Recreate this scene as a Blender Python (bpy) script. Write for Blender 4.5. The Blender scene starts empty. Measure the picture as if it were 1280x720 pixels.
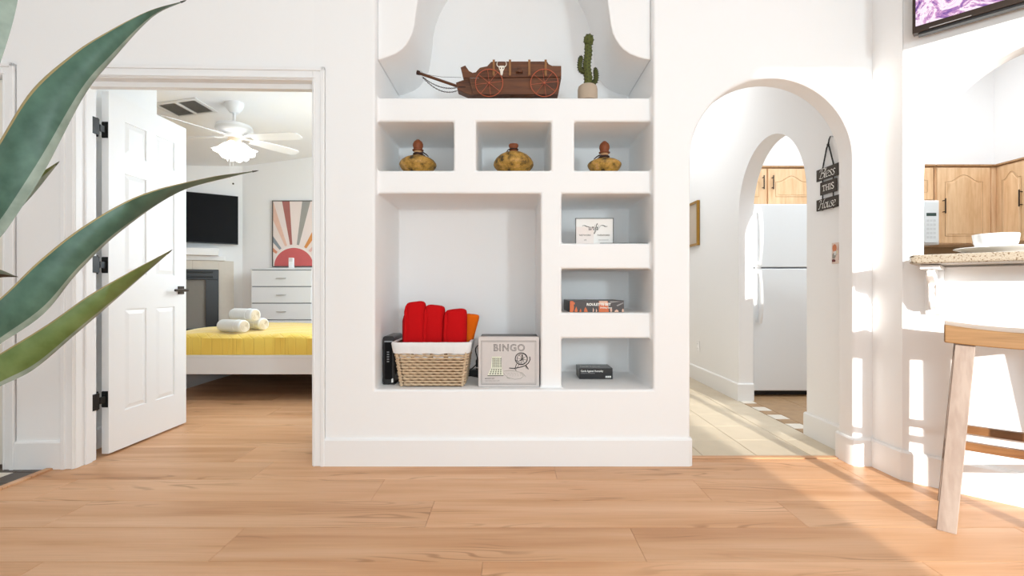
import bpy, bmesh, math, random
from mathutils import Vector, Matrix
random.seed(7)
C = bpy.context.scene.collection
R = math.radians
# ------------------------------------------------------------------ camera
F = 600.0                      # focal length in pixels of the 1280 px frame
CH = 0.935                     # camera height
cam_d = bpy.data.cameras.new('camera'); cam = bpy.data.objects.new('camera', cam_d); C.objects.link(cam)
cam_d.sensor_fit = 'HORIZONTAL'; cam_d.sensor_width = 36.0; cam_d.lens = F/1280*36.0
cam_d.clip_start = 0.05
cam.location = (0, 0, CH); cam.rotation_euler = (R(90), 0, 0)
bpy.context.scene.camera = cam
# ------------------------------------------------------------------ light
def area(name, loc, rot, sx, sy, power, color=(1,1,1)):
    l = bpy.data.lights.new(name, 'AREA'); l.shape = 'RECTANGLE'; l.size = sx; l.size_y = sy
    l.energy = power; l.color = color
    o = bpy.data.objects.new(name, l); C.objects.link(o); o.location = loc; o.rotation_euler = rot
    return o
w = bpy.data.worlds.new('sky'); bpy.context.scene.world = w; w.use_nodes = True
w.node_tree.nodes['Background'].inputs[0].default_value = (0.92, 0.95, 1.0, 1)
w.node_tree.nodes['Background'].inputs[1].default_value = 1.2
sun_d = bpy.data.lights.new('sun', 'SUN'); sun_d.energy = 7.6; sun_d.angle = R(0.9); sun_d.color = (1.0, 0.96, 0.90)
sun = bpy.data.objects.new('sun', sun_d); C.objects.link(sun)
sun.rotation_euler = Vector((-0.070, 1.0, -0.178)).to_track_quat('-Z', 'Y').to_euler()
area('added_key_light', (-0.3, -2.9, 1.35), (R(90), 0, 0), 5.4, 2.3, 23, (0.79, 0.985, 1.09))  # added area lamp for frontal light; the wall behind it has no window
area('side_window_daylight', (2.15, -2.6, 1.62), (R(90), 0, R(14)), 0.40, 0.40, 48, (0.83, 0.985, 1.05))
area('added_overhead_fill', (-0.4, 0.2, 3.15), (0, 0, 0), 4.5, 3.6, 9, (0.80, 0.985, 1.09))  # unseen overhead panel added for even brightness, not a real fixture
area('fill_light', (-0.1, -0.9, 1.05), (R(90), 0, 0), 2.4, 1.3, 18, (0.83, 0.985, 1.06))
area('hall_fill', (1.30, 4.6, 2.93), (0, 0, 0), 0.6, 1.6, 10, (0.95, 0.98, 1.0))  # fill added to brighten the hall, no fixture hangs there
area('kitchen_fill', (3.4, 3.4, 3.5), (0, 0, 0), 2.2, 1.6, 58, (0.92, 0.99, 1.05))  # invented lamp above the kitchen, lifts its brightness
area('bedroom_fill', (-0.75, 4.6, 1.55), (0, R(68), 0), 1.6, 1.8, 55, (0.84, 0.98, 1.08))  # added fill from the right; the bedroom wall has no window
vs = bpy.context.scene.view_settings
vs.view_transform = 'Standard'; vs.look = 'None'; vs.gamma = 1.0; vs.use_curve_mapping = False
vs.exposure = 0.20
cy = bpy.context.scene.cycles
cy.max_bounces = 8; cy.diffuse_bounces = 6; cy.glossy_bounces = 4; cy.transmission_bounces = 6
cy.caustics_reflective = False; cy.caustics_refractive = False; cy.sample_clamp_indirect = 6.0

# ------------------------------------------------------------------ helpers
def P(x, y, s):                # pixel + scale (pixels per metre) -> world point, used to take sizes off the photo
    return Vector(((x-640)/s, F/s, CH+(360-y)/s))
def lin(r, g, b):
    f = lambda c: (c/12.92 if c <= .04045 else ((c+.055)/1.055)**2.4)
    return (f(r/255), f(g/255), f(b/255), 1)

class MB:
    def __init__(s): s.v = []; s.f = []; s.m = []; s.M = Matrix()
    def add(s, vs, fs, mi=0):
        n = len(s.v); s.v += [tuple(s.M @ Vector(p)) for p in vs]
        for f in fs: s.f.append([i+n for i in f]); s.m.append(mi)
    def box(s, x0, x1, y0, y1, z0, z1, mi=0):
        s.add([(x0,y0,z0),(x1,y0,z0),(x1,y1,z0),(x0,y1,z0),(x0,y0,z1),(x1,y0,z1),(x1,y1,z1),(x0,y1,z1)],
              [(0,3,2,1),(4,5,6,7),(0,1,5,4),(1,2,6,5),(2,3,7,6),(3,0,4,7)], mi)
        return s
    def prism(s, poly, a, b, axis='y', skip=(), mi=0):
        # poly: 2D points, counter-clockwise when seen from -axis side for y (x right, z up)
        def m(p, t):
            return {'y': (p[0], t, p[1]), 'z': (p[0], p[1], t), 'x': (t, p[0], p[1])}[axis]
        n = len(poly); vs = [m(p, a) for p in poly]+[m(p, b) for p in poly]
        fs = [list(range(n)), list(range(2*n-1, n-1, -1))]
        for i in range(n):
            if i in skip: continue
            j = (i+1) % n; fs.append([j, i, i+n, j+n])
        s.add(vs, fs, mi); return s
    def lathe(s, prof, n=24, c=(0,0,0), mi=0, close=True):
        vs = []; fs = []; k = len(prof)
        for i in range(n):
            a = 2*math.pi*i/n
            for r, z in prof: vs.append((c[0]+r*math.cos(a), c[1]+r*math.sin(a), c[2]+z))
        for i in range(n):
            j = (i+1) % n
            for q in range(k-1): fs.append((i*k+q, j*k+q, j*k+q+1, i*k+q+1))
        if close:
            fs.append([i*k for i in range(n)][::-1]); fs.append([i*k+k-1 for i in range(n)])
        s.add(vs, fs, mi); return s
    def tube(s, pts, r, n=8, closed=False, mi=0, flat=1.0):
        pts = [Vector(p) for p in pts]; k = len(pts)
        rs = r if isinstance(r, (list, tuple)) else [r]*k
        vs = []; up = None
        for i, p in enumerate(pts):
            if closed: t = pts[(i+1) % k]-pts[i-1]
            else: t = pts[min(i+1, k-1)]-pts[max(i-1, 0)]
            t.normalize()
            if up is None:
                up = Vector((0,0,1)) if abs(t.z) < .9 else Vector((0,1,0))
            u = (up-t*up.dot(t)); u.normalize(); up = u; v = t.cross(u)
            for q in range(n):
                a = 2*math.pi*q/n
                vs.append(p+u*math.cos(a)*rs[i]+v*math.sin(a)*rs[i]*flat)
        fs = []
        for i in range(k if closed else k-1):
            j = (i+1) % k
            for q in range(n):
                q2 = (q+1) % n; fs.append((i*n+q, i*n+q2, j*n+q2, j*n+q))
        if not closed: fs.append(list(range(n))[::-1]); fs.append([(k-1)*n+q for q in range(n)])
        s.add(vs, fs, mi); return s
    def ball(s, c, r, n=12, sz=1.0, mi=0):
        k = n//2; pr = [(max(1e-4, r*math.sin(math.pi*i/k)), -r*sz*math.cos(math.pi*i/k)) for i in range(k+1)]
        return s.lathe(pr, n, c, mi)

def build(name, mb, mats, parent=None, smooth=35, bevel=0, seg=2, subsurf=0, loc=None, rotz=None, merge=True, kind=None):
    me = bpy.data.meshes.new(name)
    me.from_pydata(mb.v, [], mb.f)
    if not isinstance(mats, (list, tuple)): mats = [mats]
    for m in mats: me.materials.append(m)
    me.polygons.foreach_set('material_index', mb.m)
    bm = bmesh.new(); bm.from_mesh(me)
    if merge: bmesh.ops.remove_doubles(bm, verts=bm.verts, dist=1e-5)
    bmesh.ops.recalc_face_normals(bm, faces=bm.faces); bm.to_mesh(me); bm.free()
    if smooth:
        me.polygons.foreach_set('use_smooth', [True]*len(me.polygons))
        me.set_sharp_from_angle(angle=R(smooth))
    o = bpy.data.objects.new(name, me); C.objects.link(o)
    if parent: o.parent = parent
    if loc is not None: o.location = loc
    if rotz is not None: o.rotation_euler = (0, 0, rotz)
    if bevel:
        b = o.modifiers.new('bevel', 'BEVEL'); b.width = bevel; b.segments = seg; b.limit_method = 'ANGLE'
        b.angle_limit = R(50); b.harden_normals = True; b.use_clamp_overlap = True
    if subsurf:
        m = o.modifiers.new('sub', 'SUBSURF'); m.levels = subsurf; m.render_levels = subsurf
    if kind: o['kind'] = kind
    return o
def thing(name, label, cat, loc=(0,0,0), rotz=0.0, group=None):
    o = bpy.data.objects.new(name, None); C.objects.link(o); o.empty_display_size = .05
    o.location = loc; o.rotation_euler = (0, 0, rotz); tag(o, label, cat, group); return o
def tag(o, label, cat, group=None):
    o['label'] = label; o['category'] = cat
    if group: o['group'] = group
    return o
def struct(name, mb, m, parent=None, **k):
    o = build(name, mb, m, parent, **k)
    if parent is None: o['kind'] = 'structure'
    return o
def structe(name, loc=(0,0,0), rotz=0.0):
    o = bpy.data.objects.new(name, None); C.objects.link(o); o.location = loc; o.rotation_euler = (0,0,rotz); o['kind'] = 'structure'; return o

# ------------------------------------------------------------------ materials
def nt(name):
    m = bpy.data.materials.new(name); m.use_nodes = True
    n = m.node_tree.nodes; l = m.node_tree.links; return m, n, l, n['Principled BSDF']
def plain(name, col, rough=.5, metal=0.0, bump=0.0, bscale=40, spec=.5, emit=None, estr=1.0, vary=0.0, coat=0.0):
    m, n, l, b = nt(name); b.inputs['Base Color'].default_value = col; b.inputs['Roughness'].default_value = rough
    b.inputs['Metallic'].default_value = metal; b.inputs['Specular IOR Level'].default_value = spec
    b.inputs['Coat Weight'].default_value = coat
    tc = n.new('ShaderNodeTexCoord')
    if bump or vary:
        nz = n.new('ShaderNodeTexNoise'); nz.inputs['Scale'].default_value = bscale; nz.inputs['Detail'].default_value = 6
        l.new(tc.outputs['Object'], nz.inputs['Vector'])
    if bump:
        bp = n.new('ShaderNodeBump'); bp.inputs['Strength'].default_value = bump; bp.inputs['Distance'].default_value = .004
        l.new(nz.outputs['Fac'], bp.inputs['Height']); l.new(bp.outputs['Normal'], b.inputs['Normal'])
    if vary:
        mx = n.new('ShaderNodeMixRGB'); mx.inputs[1].default_value = col
        mx.inputs[2].default_value = tuple(c*(1-vary) for c in col[:3])+(1,)
        l.new(nz.outputs['Fac'], mx.inputs[0]); l.new(mx.outputs[0], b.inputs['Base Color'])
    if emit: b.inputs['Emission Color'].default_value = emit; b.inputs['Emission Strength'].default_value = estr
    return m
def ramp(n, stops):
    r = n.new('ShaderNodeValToRGB'); e = r.color_ramp.elements
    while len(e) < len(stops): e.new(.5)
    for q, (p, c) in zip(e, stops): q.position = p; q.color = c
    return r
def wood(name, c0, c1, c2, scale=(1.2, 14, 14), rough=.45, per_object=True, bump=.08, sc=1.0):
    m, n, l, b = nt(name); b.inputs['Roughness'].default_value = rough
    tc = n.new('ShaderNodeTexCoord'); oi = n.new('ShaderNodeObjectInfo')
    ad = n.new('ShaderNodeVectorMath'); ad.operation = 'MULTIPLY_ADD'
    cx = n.new('ShaderNodeCombineXYZ')
    for i in range(3): l.new(oi.outputs['Random'], cx.inputs[i])
    l.new(cx.outputs[0], ad.inputs[0]); ad.inputs[1].default_value = (37, 61, 13) if per_object else (0,0,0)
    l.new(tc.outputs['Object'], ad.inputs[2])
    mp = n.new('ShaderNodeMapping'); mp.inputs['Scale'].default_value = tuple(q*sc for q in scale); l.new(ad.outputs[0], mp.inputs[0])
    n1 = n.new('ShaderNodeTexNoise'); n1.inputs['Scale'].default_value = 1.0; n1.inputs['Detail'].default_value = 5; n1.inputs['Distortion'].default_value = .9
    l.new(mp.outputs[0], n1.inputs['Vector'])
    mp2 = n.new('ShaderNodeMapping'); mp2.inputs['Scale'].default_value = tuple(q*sc*f for q, f in zip(scale, (2.2, 7, 7))); l.new(ad.outputs[0], mp2.inputs[0])
    n2 = n.new('ShaderNodeTexNoise'); n2.inputs['Scale'].default_value = 1.0; n2.inputs['Detail'].default_value = 4
    l.new(mp2.outputs[0], n2.inputs['Vector'])
    wv = n.new('ShaderNodeMath'); wv.operation = 'MULTIPLY_ADD'; wv.inputs[1].default_value = .35
    l.new(n2.outputs['Fac'], wv.inputs[0]); l.new(n1.outputs['Fac'], wv.inputs[2])
    r = ramp(n, [(.42, c0), (.62, c1), (.84, c2)]); l.new(wv.outputs[0], r.inputs[0])
    hs = n.new('ShaderNodeHueSaturation')
    mr = n.new('ShaderNodeMapRange'); mr.inputs[3].default_value = .93; mr.inputs[4].default_value = 1.06
    l.new(oi.outputs['Random'], mr.inputs[0]); l.new(mr.outputs[0], hs.inputs['Value'])
    l.new(r.outputs[0], hs.inputs['Color']); l.new(hs.outputs[0], b.inputs['Base Color'])
    if bump:
        bp = n.new('ShaderNodeBump'); bp.inputs['Strength'].default_value = bump; bp.inputs['Distance'].default_value = .002
        l.new(wv.outputs[0], bp.inputs['Height']); l.new(bp.outputs['Normal'], b.inputs['Normal'])
    return m
def speckle(name, base, spots, scale=300, rough=.35):
    m, n, l, b = nt(name); b.inputs['Roughness'].default_value = rough
    tc = n.new('ShaderNodeTexCoord'); nz = n.new('ShaderNodeTexNoise'); nz.inputs['Scale'].default_value = scale; nz.inputs['Detail'].default_value = 2
    l.new(tc.outputs['Object'], nz.inputs['Vector'])
    r = ramp(n, spots+[(.5, base), (1.0, base)] if False else spots); l.new(nz.outputs['Fac'], r.inputs[0]); l.new(r.outputs[0], b.inputs['Base Color'])
    return m
M = {}
M['plaster'] = plain('white_plaster', (.925,.922,.92,1), .92, bump=.10, bscale=26, spec=.2)
M['plaster2'] = plain('white_plaster_bedroom', (.91,.905,.90,1), .92, bump=.06, bscale=26, spec=.2)
M['ceiling'] = plain('ceiling_paint', (.88,.875,.87,1), .95, bump=.06, bscale=60, spec=.1)
M['trim'] = plain('white_trim_paint', (.90,.90,.90,1), .45, bump=.01)
M['door'] = plain('white_door_paint', (.89,.888,.885,1), .42, bump=.01)
M['creamdoor'] = plain('cream_door_paint', lin(238,232,222), .45, bump=.01)
def plank_mat():
    # smooth pale oak with soft tone bands and patches of thin cathedral grain
    m, n, l, b = nt('oak_plank'); b.inputs['Roughness'].default_value = .45
    tc = n.new('ShaderNodeTexCoord'); oi = n.new('ShaderNodeObjectInfo'); cx = n.new('ShaderNodeCombineXYZ')
    for i in range(3): l.new(oi.outputs['Random'], cx.inputs[i])
    ad = n.new('ShaderNodeVectorMath'); ad.operation = 'MULTIPLY_ADD'; l.new(cx.outputs[0], ad.inputs[0]); ad.inputs[1].default_value = (37, 61, 0); l.new(tc.outputs['Object'], ad.inputs[2])
    def noise(sc, detail, dist=0):
        mp = n.new('ShaderNodeMapping'); mp.inputs['Scale'].default_value = sc; l.new(ad.outputs[0], mp.inputs[0])
        z = n.new('ShaderNodeTexNoise'); z.inputs['Scale'].default_value = 1; z.inputs['Detail'].default_value = detail; z.inputs['Distortion'].default_value = dist; l.new(mp.outputs[0], z.inputs['Vector']); return z.outputs['Fac']
    tone = noise((.8, 9, 1), 3, .4)
    r1 = ramp(n, [(.30, lin(200,146,102)), (.50, lin(216,166,124)), (.72, lin(226,182,144))]); l.new(tone, r1.inputs[0])
    warp = noise((.75, 6, 1), 2)
    sx = n.new('ShaderNodeSeparateXYZ'); l.new(ad.outputs[0], sx.inputs[0])
    ph = n.new('ShaderNodeMath'); ph.operation = 'MULTIPLY_ADD'; ph.inputs[1].default_value = 95; l.new(warp, ph.inputs[0])
    yy = n.new('ShaderNodeMath'); yy.operation = 'MULTIPLY'; yy.inputs[1].default_value = 160; l.new(sx.outputs['Y'], yy.inputs[0]); l.new(yy.outputs[0], ph.inputs[2])
    sn = n.new('ShaderNodeMath'); sn.operation = 'SINE'; l.new(ph.outputs[0], sn.inputs[0])
    mk = ramp(n, [(.52, (0,0,0,1)), (.64, (1,1,1,1))]); l.new(noise((1.0, 6.5, 1), 2, .3), mk.inputs[0])
    ln = ramp(n, [(.55, (0,0,0,1)), (1.0, (1,1,1,1))]); l.new(sn.outputs[0], ln.inputs[0])
    fine = ramp(n, [(.45, (0,0,0,1)), (.75, (1,1,1,1))]); l.new(noise((3, 170, 1), 3), fine.inputs[0])
    mu = n.new('ShaderNodeMath'); mu.operation = 'MULTIPLY'; l.new(mk.outputs[0], mu.inputs[0]); l.new(ln.outputs[0], mu.inputs[1])
    f2 = n.new('ShaderNodeMath'); f2.operation = 'MULTIPLY_ADD'; f2.inputs[1].default_value = .22; l.new(fine.outputs[0], f2.inputs[0]); 
    m3 = n.new('ShaderNodeMath'); m3.operation = 'MULTIPLY'; m3.inputs[1].default_value = .62; l.new(mu.outputs[0], m3.inputs[0]); l.new(m3.outputs[0], f2.inputs[2])
    mx = n.new('ShaderNodeMixRGB'); mx.inputs[2].default_value = lin(158,108,66); l.new(f2.outputs[0], mx.inputs[0]); l.new(r1.outputs[0], mx.inputs[1])
    hs = n.new('ShaderNodeHueSaturation'); mr = n.new('ShaderNodeMapRange'); mr.inputs[3].default_value = .95; mr.inputs[4].default_value = 1.05
    l.new(oi.outputs['Random'], mr.inputs[0]); l.new(mr.outputs[0], hs.inputs['Value']); l.new(mx.outputs[0], hs.inputs['Color']); l.new(hs.outputs[0], b.inputs['Base Color'])
    return m
M['plank'] = plank_mat()
M['subfloor'] = plain('dark_joint', lin(120,88,62), .8, vary=.2)
M['tile'] = plain('beige_tile', lin(218,203,178), .35, bump=.05, bscale=9, vary=.16)
M['grout'] = plain('grout', lin(150,130,108), .9, vary=.1)
M['browntile'] = plain('brown_tile', lin(190,154,114), .4, bump=.1, bscale=14, vary=.45)
M['darktile'] = plain('dark_brown_tile', lin(88,72,60), .4, bump=.1, bscale=18, vary=.5)
M['whitetile'] = plain('white_tile', lin(236,228,214), .35, vary=.08, bscale=12)
M['black'] = plain('black_metal', (.012,.012,.012,1), .4, metal=.3, bump=.02)
M['blackplastic'] = plain('black_plastic', (.012,.012,.013,1), .3, bump=.02)
M['screen'] = plain('dark_screen', (.003,.003,.004,1), .45, bump=.0, spec=.12)
M['bronze'] = plain('dark_bronze', lin(62,52,46), .38, metal=.6, bump=.02)
M['steel'] = plain('brushed_steel', (.62,.62,.62,1), .3, metal=1.0, bump=.02)
M['whiteplastic'] = plain('white_plastic', (.85,.85,.85,1), .35, bump=.01)
M['fridge'] = plain('white_enamel', (.82,.84,.85,1), .28, bump=.02, bscale=300)
M['cab'] = wood('light_oak_cabinet', lin(206,164,120), lin(220,182,140), lin(230,196,156), scale=(20, 20, 1.6), rough=.45)
M['cabdark'] = wood('oak_cabinet_trim', lin(150,112,74), lin(172,132,92), lin(184,146,104), scale=(20, 20, 1.6), rough=.45)
M['granite'] = speckle('speckled_granite', None, [(0.0, lin(70,56,44)), (.37, lin(116,94,72)), (.42, lin(164,152,134)), (.60, lin(176,166,150)), (.72, lin(146,130,108))], 140)
M['ceramic'] = plain('white_ceramic', (.86,.86,.85,1), .15, bump=.0, coat=.3)
M['seatwood'] = wood('tan_seat_wood', lin(106,76,42), lin(122,90,54), lin(136,102,66), scale=(3, 26, 26), rough=.4)
M['legwood'] = wood('weathered_leg_wood', lin(114,98,86), lin(132,115,104), lin(146,131,120), scale=(26, 26, 2.4), rough=.6, bump=.2)
M['railwood'] = wood('brown_rail_wood', lin(92,56,28), lin(110,72,38), lin(126,86,50), scale=(3, 26, 26), rough=.4)
M['wagon'] = wood('dark_wagon_wood', lin(66,36,18), lin(90,50,24), lin(110,64,32), scale=(6, 50, 50), rough=.5)
M['wagonpost'] = wood('lighter_wagon_wood', lin(116,76,40), lin(140,94,50), lin(156,108,60), scale=(50, 50, 6), rough=.5)
M['wheel'] = plain('orange_rust_wheel', lin(190,92,58), .55, bump=.1, vary=.3)
M['bone'] = plain('bone_white', lin(232,226,214), .6, bump=.05)
M['chain'] = plain('dark_chain', lin(70,56,48), .5, metal=.6)
M['cactus'] = plain('cactus_green', lin(98,104,48), .8, bump=.2, bscale=120, vary=.45)
M['spine'] = plain('dark_spine', lin(48,50,26), .7, vary=.2)
M['pot'] = plain('beige_stoneware', lin(186,168,148), .75, bump=.05, bscale=200, vary=.08)
M['red'] = plain('red_fleece', lin(206,22,26), .95, bump=.5, bscale=260, spec=.1, vary=.18)
M['darkred'] = plain('deep_red_fleece', lin(178,20,28), .95, bump=.5, bscale=260, spec=.1, vary=.18)
M['orange'] = plain('orange_fleece', lin(238,112,22), .95, bump=.5, bscale=260, spec=.1, vary=.18)
M['weave'] = plain('seagrass_weave', lin(228,200,166), .85, bump=.3, bscale=180, vary=.35)
M['weavedark'] = plain('basket_core', lin(140,110,80), .9, vary=.3)
M['cotton'] = plain('white_cotton', (.84,.84,.84,1), .95, bump=.35, bscale=180, spec=.1)
M['towel'] = plain('white_terry', (.82,.82,.81,1), .98, bump=.8, bscale=240, spec=.1)
M['toweledge'] = plain('cream_terry', lin(232,220,200), .98, bump=.8, bscale=240, spec=.1)
M['tin'] = plain('pinkish_grey_tin', lin(208,200,196), .45, metal=.15, bump=.04, bscale=60, vary=.06)
M['tindark'] = plain('dark_tin_edge', lin(74,70,68), .4, metal=.3, vary=.1)
M['ink'] = plain('dark_ink', lin(40,38,36), .7)
M['greyink'] = plain('grey_ink', lin(128,122,118), .7)
M['creamprint'] = plain('cream_print', lin(232,234,214), .7)
M['greenprint'] = plain('grey_green_print', lin(150,152,138), .7)
M['paper'] = plain('white_card', lin(240,238,234), .6, vary=.02)
M['paperwarm'] = plain('warm_white_card', lin(238,228,222), .6, vary=.02)
M['signwood'] = plain('dark_brown_board', lin(62,54,46), .7, bump=.15, bscale=60, vary=.25)
M['signwhite'] = plain('white_sign_paint', lin(244,242,236), .6)
M['gold'] = plain('gold_frame', lin(176,132,58), .35, metal=.7, bump=.03, vary=.15)
M['yellow'] = plain('yellow_bedcover', lin(238,196,74), .9, bump=.25, bscale=160, spec=.1, vary=.06)
M['bedwhite'] = plain('white_bed_frame', (.80,.80,.80,1), .5, bump=.02)
M['dresser'] = plain('white_lacquer', (.80,.815,.84,1), .4, bump=.01)
M['stone'] = plain('beige_stone_tile', lin(226,218,206), .5, bump=.05, bscale=20, vary=.10)
M['firebrick'] = plain('pale_firebrick', lin(190,184,174), .8, bump=.1, vary=.15)
M['glass'] = None
m, n, l, b = nt('fire_glass'); b.inputs['Base Color'].default_value = (.02,.02,.02,1); b.inputs['Roughness'].default_value = .06; b.inputs['Alpha'].default_value = .16; M['glass'] = m
b.inputs['Transmission Weight'].default_value = 1.0; b.inputs['IOR'].default_value = 1.1; M['glass'] = m
M['shade'] = plain('lit_frosted_glass', (.95,.94,.92,1), .4, emit=(1,.97,.92,1), estr=1.5)
M['vent'] = plain('vent_paint', (.78,.77,.75,1), .5)
M['ventdark'] = plain('vent_inside', lin(92,84,72), .9)
def vase_mat(name, top, a, bcol, dark):
    m, n, l, b = nt(name); b.inputs['Roughness'].default_value = .5
    tc = n.new('ShaderNodeTexCoord'); n1 = n.new('ShaderNodeTexNoise'); n1.inputs['Scale'].default_value = 28; n1.inputs['Detail'].default_value = 8
    l.new(tc.outputs['Object'], n1.inputs['Vector'])
    r = ramp(n, [(.34, dark), (.43, bcol), (.58, a), (.75, top)]); l.new(n1.outputs['Fac'], r.inputs[0])
    vo = n.new('ShaderNodeTexVoronoi'); vo.feature = 'DISTANCE_TO_EDGE'; vo.inputs['Scale'].default_value = 75; l.new(tc.outputs['Object'], vo.inputs['Vector'])
    r2 = ramp(n, [(0.0, (.25,.2,.1,1)), (.06, (1,1,1,1))]); l.new(vo.outputs['Distance'], r2.inputs[0])
    mx = n.new('ShaderNodeMixRGB'); mx.blend_type = 'MULTIPLY'; mx.inputs[0].default_value = .6
    l.new(r.outputs[0], mx.inputs[1]); l.new(r2.outputs[0], mx.inputs[2]); l.new(mx.outputs[0], b.inputs['Base Color'])
    bp = n.new('ShaderNodeBump'); bp.inputs['Strength'].default_value = .3; bp.inputs['Distance'].default_value = .003
    l.new(n1.outputs['Fac'], bp.inputs['Height']); l.new(bp.outputs['Normal'], b.inputs['Normal'])
    return m
M['vase'] = vase_mat('mustard_crackle_glaze', lin(208,158,104), lin(192,148,66), lin(146,110,44), lin(54,44,24))
M['terracotta'] = plain('terracotta', lin(146,76,36), .6, bump=.3, bscale=90, vary=.45)
M['terralight'] = plain('tan_neck_clay', lin(206,158,112), .6, bump=.2, bscale=90, vary=.2)
M['cord'] = plain('dark_leather_cord', lin(58,36,28), .8, bump=.2)
def leaf_mat(name, a, b2, rough=.42):
    m, n, l, b = nt(name); b.inputs['Roughness'].default_value = rough; b.inputs['Specular IOR Level'].default_value = .35
    tc = n.new('ShaderNodeTexCoord'); mp = n.new('ShaderNodeMapping'); mp.inputs['Scale'].default_value = (9, 9, 9); mp.inputs['Rotation'].default_value = (0, R(40), 0)
    l.new(tc.outputs['Object'], mp.inputs[0])
    n1 = n.new('ShaderNodeTexNoise'); n1.inputs['Scale'].default_value = 2.2; n1.inputs['Detail'].default_value = 7; l.new(mp.outputs[0], n1.inputs['Vector'])
    r = ramp(n, [(.3, a), (.7, b2)]); l.new(n1.outputs['Fac'], r.inputs[0]); l.new(r.outputs[0], b.inputs['Base Color'])
    return m
M['leaf'] = leaf_mat('agave_green', lin(52,80,66), lin(80,110,94))
M['leafyellow'] = leaf_mat('agave_young_green', lin(82,100,50), lin(108,126,76))
M['leafback'] = leaf_mat('agave_pale_underside', lin(116,132,120), lin(156,168,156))
M['leafedge'] = plain('agave_margin', lin(150,132,88), .6)
M['leafspine'] = plain('agave_spine', lin(62,50,42), .5)
M['soil'] = plain('potting_soil', lin(60,46,36), .95, bump=.6, bscale=60)
M['planter'] = plain('grey_planter', lin(120,118,116), .8, bump=.1)
# ------------------------------------------------------------------ room shell
YW = 2.528; YS = 2.575; YB = 3.061        # wall front, shelf front, niche back
DX = -1.045                                # right jamb of the bedroom doorway
def arc(cx, cz, rx, rz, a0, a1, n):
    return [(cx+rx*math.cos(R(a0+(a1-a0)*i/n)), cz+rz*math.sin(R(a0+(a1-a0)*i/n))) for i in range(n+1)]

# the built-in plaster niche: solid cells on a grid, only the faces between solid and empty are kept
xs = [DX, -.722, -.3133, -.193, .1545, .2103, .2661, .3348, .745, .85]
zs = [0, .40, .665, .802, 1.038, 1.175, 1.4415, 1.566, 1.828, 1.9565, 3.3]
ys = [YW, YS, YB, 3.17]
def empty_cell(x, y, z):
    if y < YW or y > 3.17 or x < DX or z < 0 or z > 3.3: return True
    if not (-.722 < x < .745 and z > .40): return False
    if y < YS: return True
    if y > YB: return False
    if z > 1.9565: return True
    if 1.566 < z < 1.828: return x < -.3133 or -.193 < x < .2103 or x > .3348
    if z < 1.4415 and x < .1545: return True
    if x > .2661 and (z < .665 or .802 < z < 1.038 or 1.175 < z < 1.4415): return True
    return False
mb = MB()
def mid(a, i): return (a[i]+a[i+1])/2
for i in range(len(xs)-1):
    for j in range(len(ys)-1):
        for k in range(len(zs)-1):
            c = (mid(xs, i), mid(ys, j), mid(zs, k))
            if empty_cell(*c): continue
            x0, x1, y0, y1, z0, z1 = xs[i], xs[i+1], ys[j], ys[j+1], zs[k], zs[k+1]
            nb = [(-1,0,0,[(x0,y0,z0),(x0,y0,z1),(x0,y1,z1),(x0,y1,z0)]), (1,0,0,[(x1,y0,z0),(x1,y1,z0),(x1,y1,z1),(x1,y0,z1)]),
                  (0,-1,0,[(x0,y0,z0),(x1,y0,z0),(x1,y0,z1),(x0,y0,z1)]), (0,1,0,[(x0,y1,z0),(x0,y1,z1),(x1,y1,z1),(x1,y1,z0)]),
                  (0,0,-1,[(x0,y0,z0),(x0,y1,z0),(x1,y1,z0),(x1,y0,z0)]), (0,0,1,[(x0,y0,z1),(x1,y0,z1),(x1,y1,z1),(x0,y1,z1)])]
            for dx, dy, dz, f in nb:
                ii, jj, kk = i+dx, j+dy, k+dz
                if 0 <= ii < len(xs)-1 and 0 <= jj < len(ys)-1 and 0 <= kk < len(zs)-1:
                    if not empty_cell(mid(xs, ii), mid(ys, jj), mid(zs, kk)): continue
                elif ii < 0 or ii >= len(xs)-1 or kk < 0 or kk >= len(zs)-1: continue      # open seams to floor, ceiling and arch wall
                mb.add(f, [(0,1,2,3)])
wall_back = struct('wall_back', mb, M['plaster'], bevel=.013, seg=3)
# the bell-shaped front of the top niche: two hanging lobes and the arch that joins them
lobeL = [(472,75),(483,71.5),(494,67),(502,61.5),(507.5,55.5),(512,48.5),(515.5,41),(518,31),(519.6,18),(521,4)]
lob = [((x-640)/233.0, CH+(360-y)/233.0) for x, y in lobeL]
lob[0] = (-.722, lob[0][1]); 
xl, zl = lob[-1]
top = arc(0.003, zl, -xl, .52, 180, 0, 24)
outline = lob[:-1]+[(p[0], p[1]) for p in top]+[(-p[0]+.006, p[1]) for p in lob[:-1][::-1]]
outline[-1] = (.745, outline[-1][1])
poly = outline+[(.745, 3.3), (-.722, 3.3)]
mb = MB(); mb.prism([(p[0], p[1]) for p in poly][::-1], YS, YB+.02)
build('arch_front', mb, M['plaster'], wall_back, bevel=.008, seg=2, smooth=50)

# archway wall to the hall
ac, ar, az = 1.370, .430, 1.613
a_pts = arc(ac, az, ar, ar, 180, 0, 40)
poly = [(.85,0), (ac-ar,0)]+a_pts+[(ac+ar,0), (1.90,0), (1.90,3.3), (.85,3.3)]
mb = MB(); n = len(poly); mb.prism(poly, YW, 2.653, skip=(0, n-1, n-2, n-3, n-4))
wall_arch = struct('wall_archway', mb, M['plaster'], bevel=.016, seg=3, smooth=50)
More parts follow.
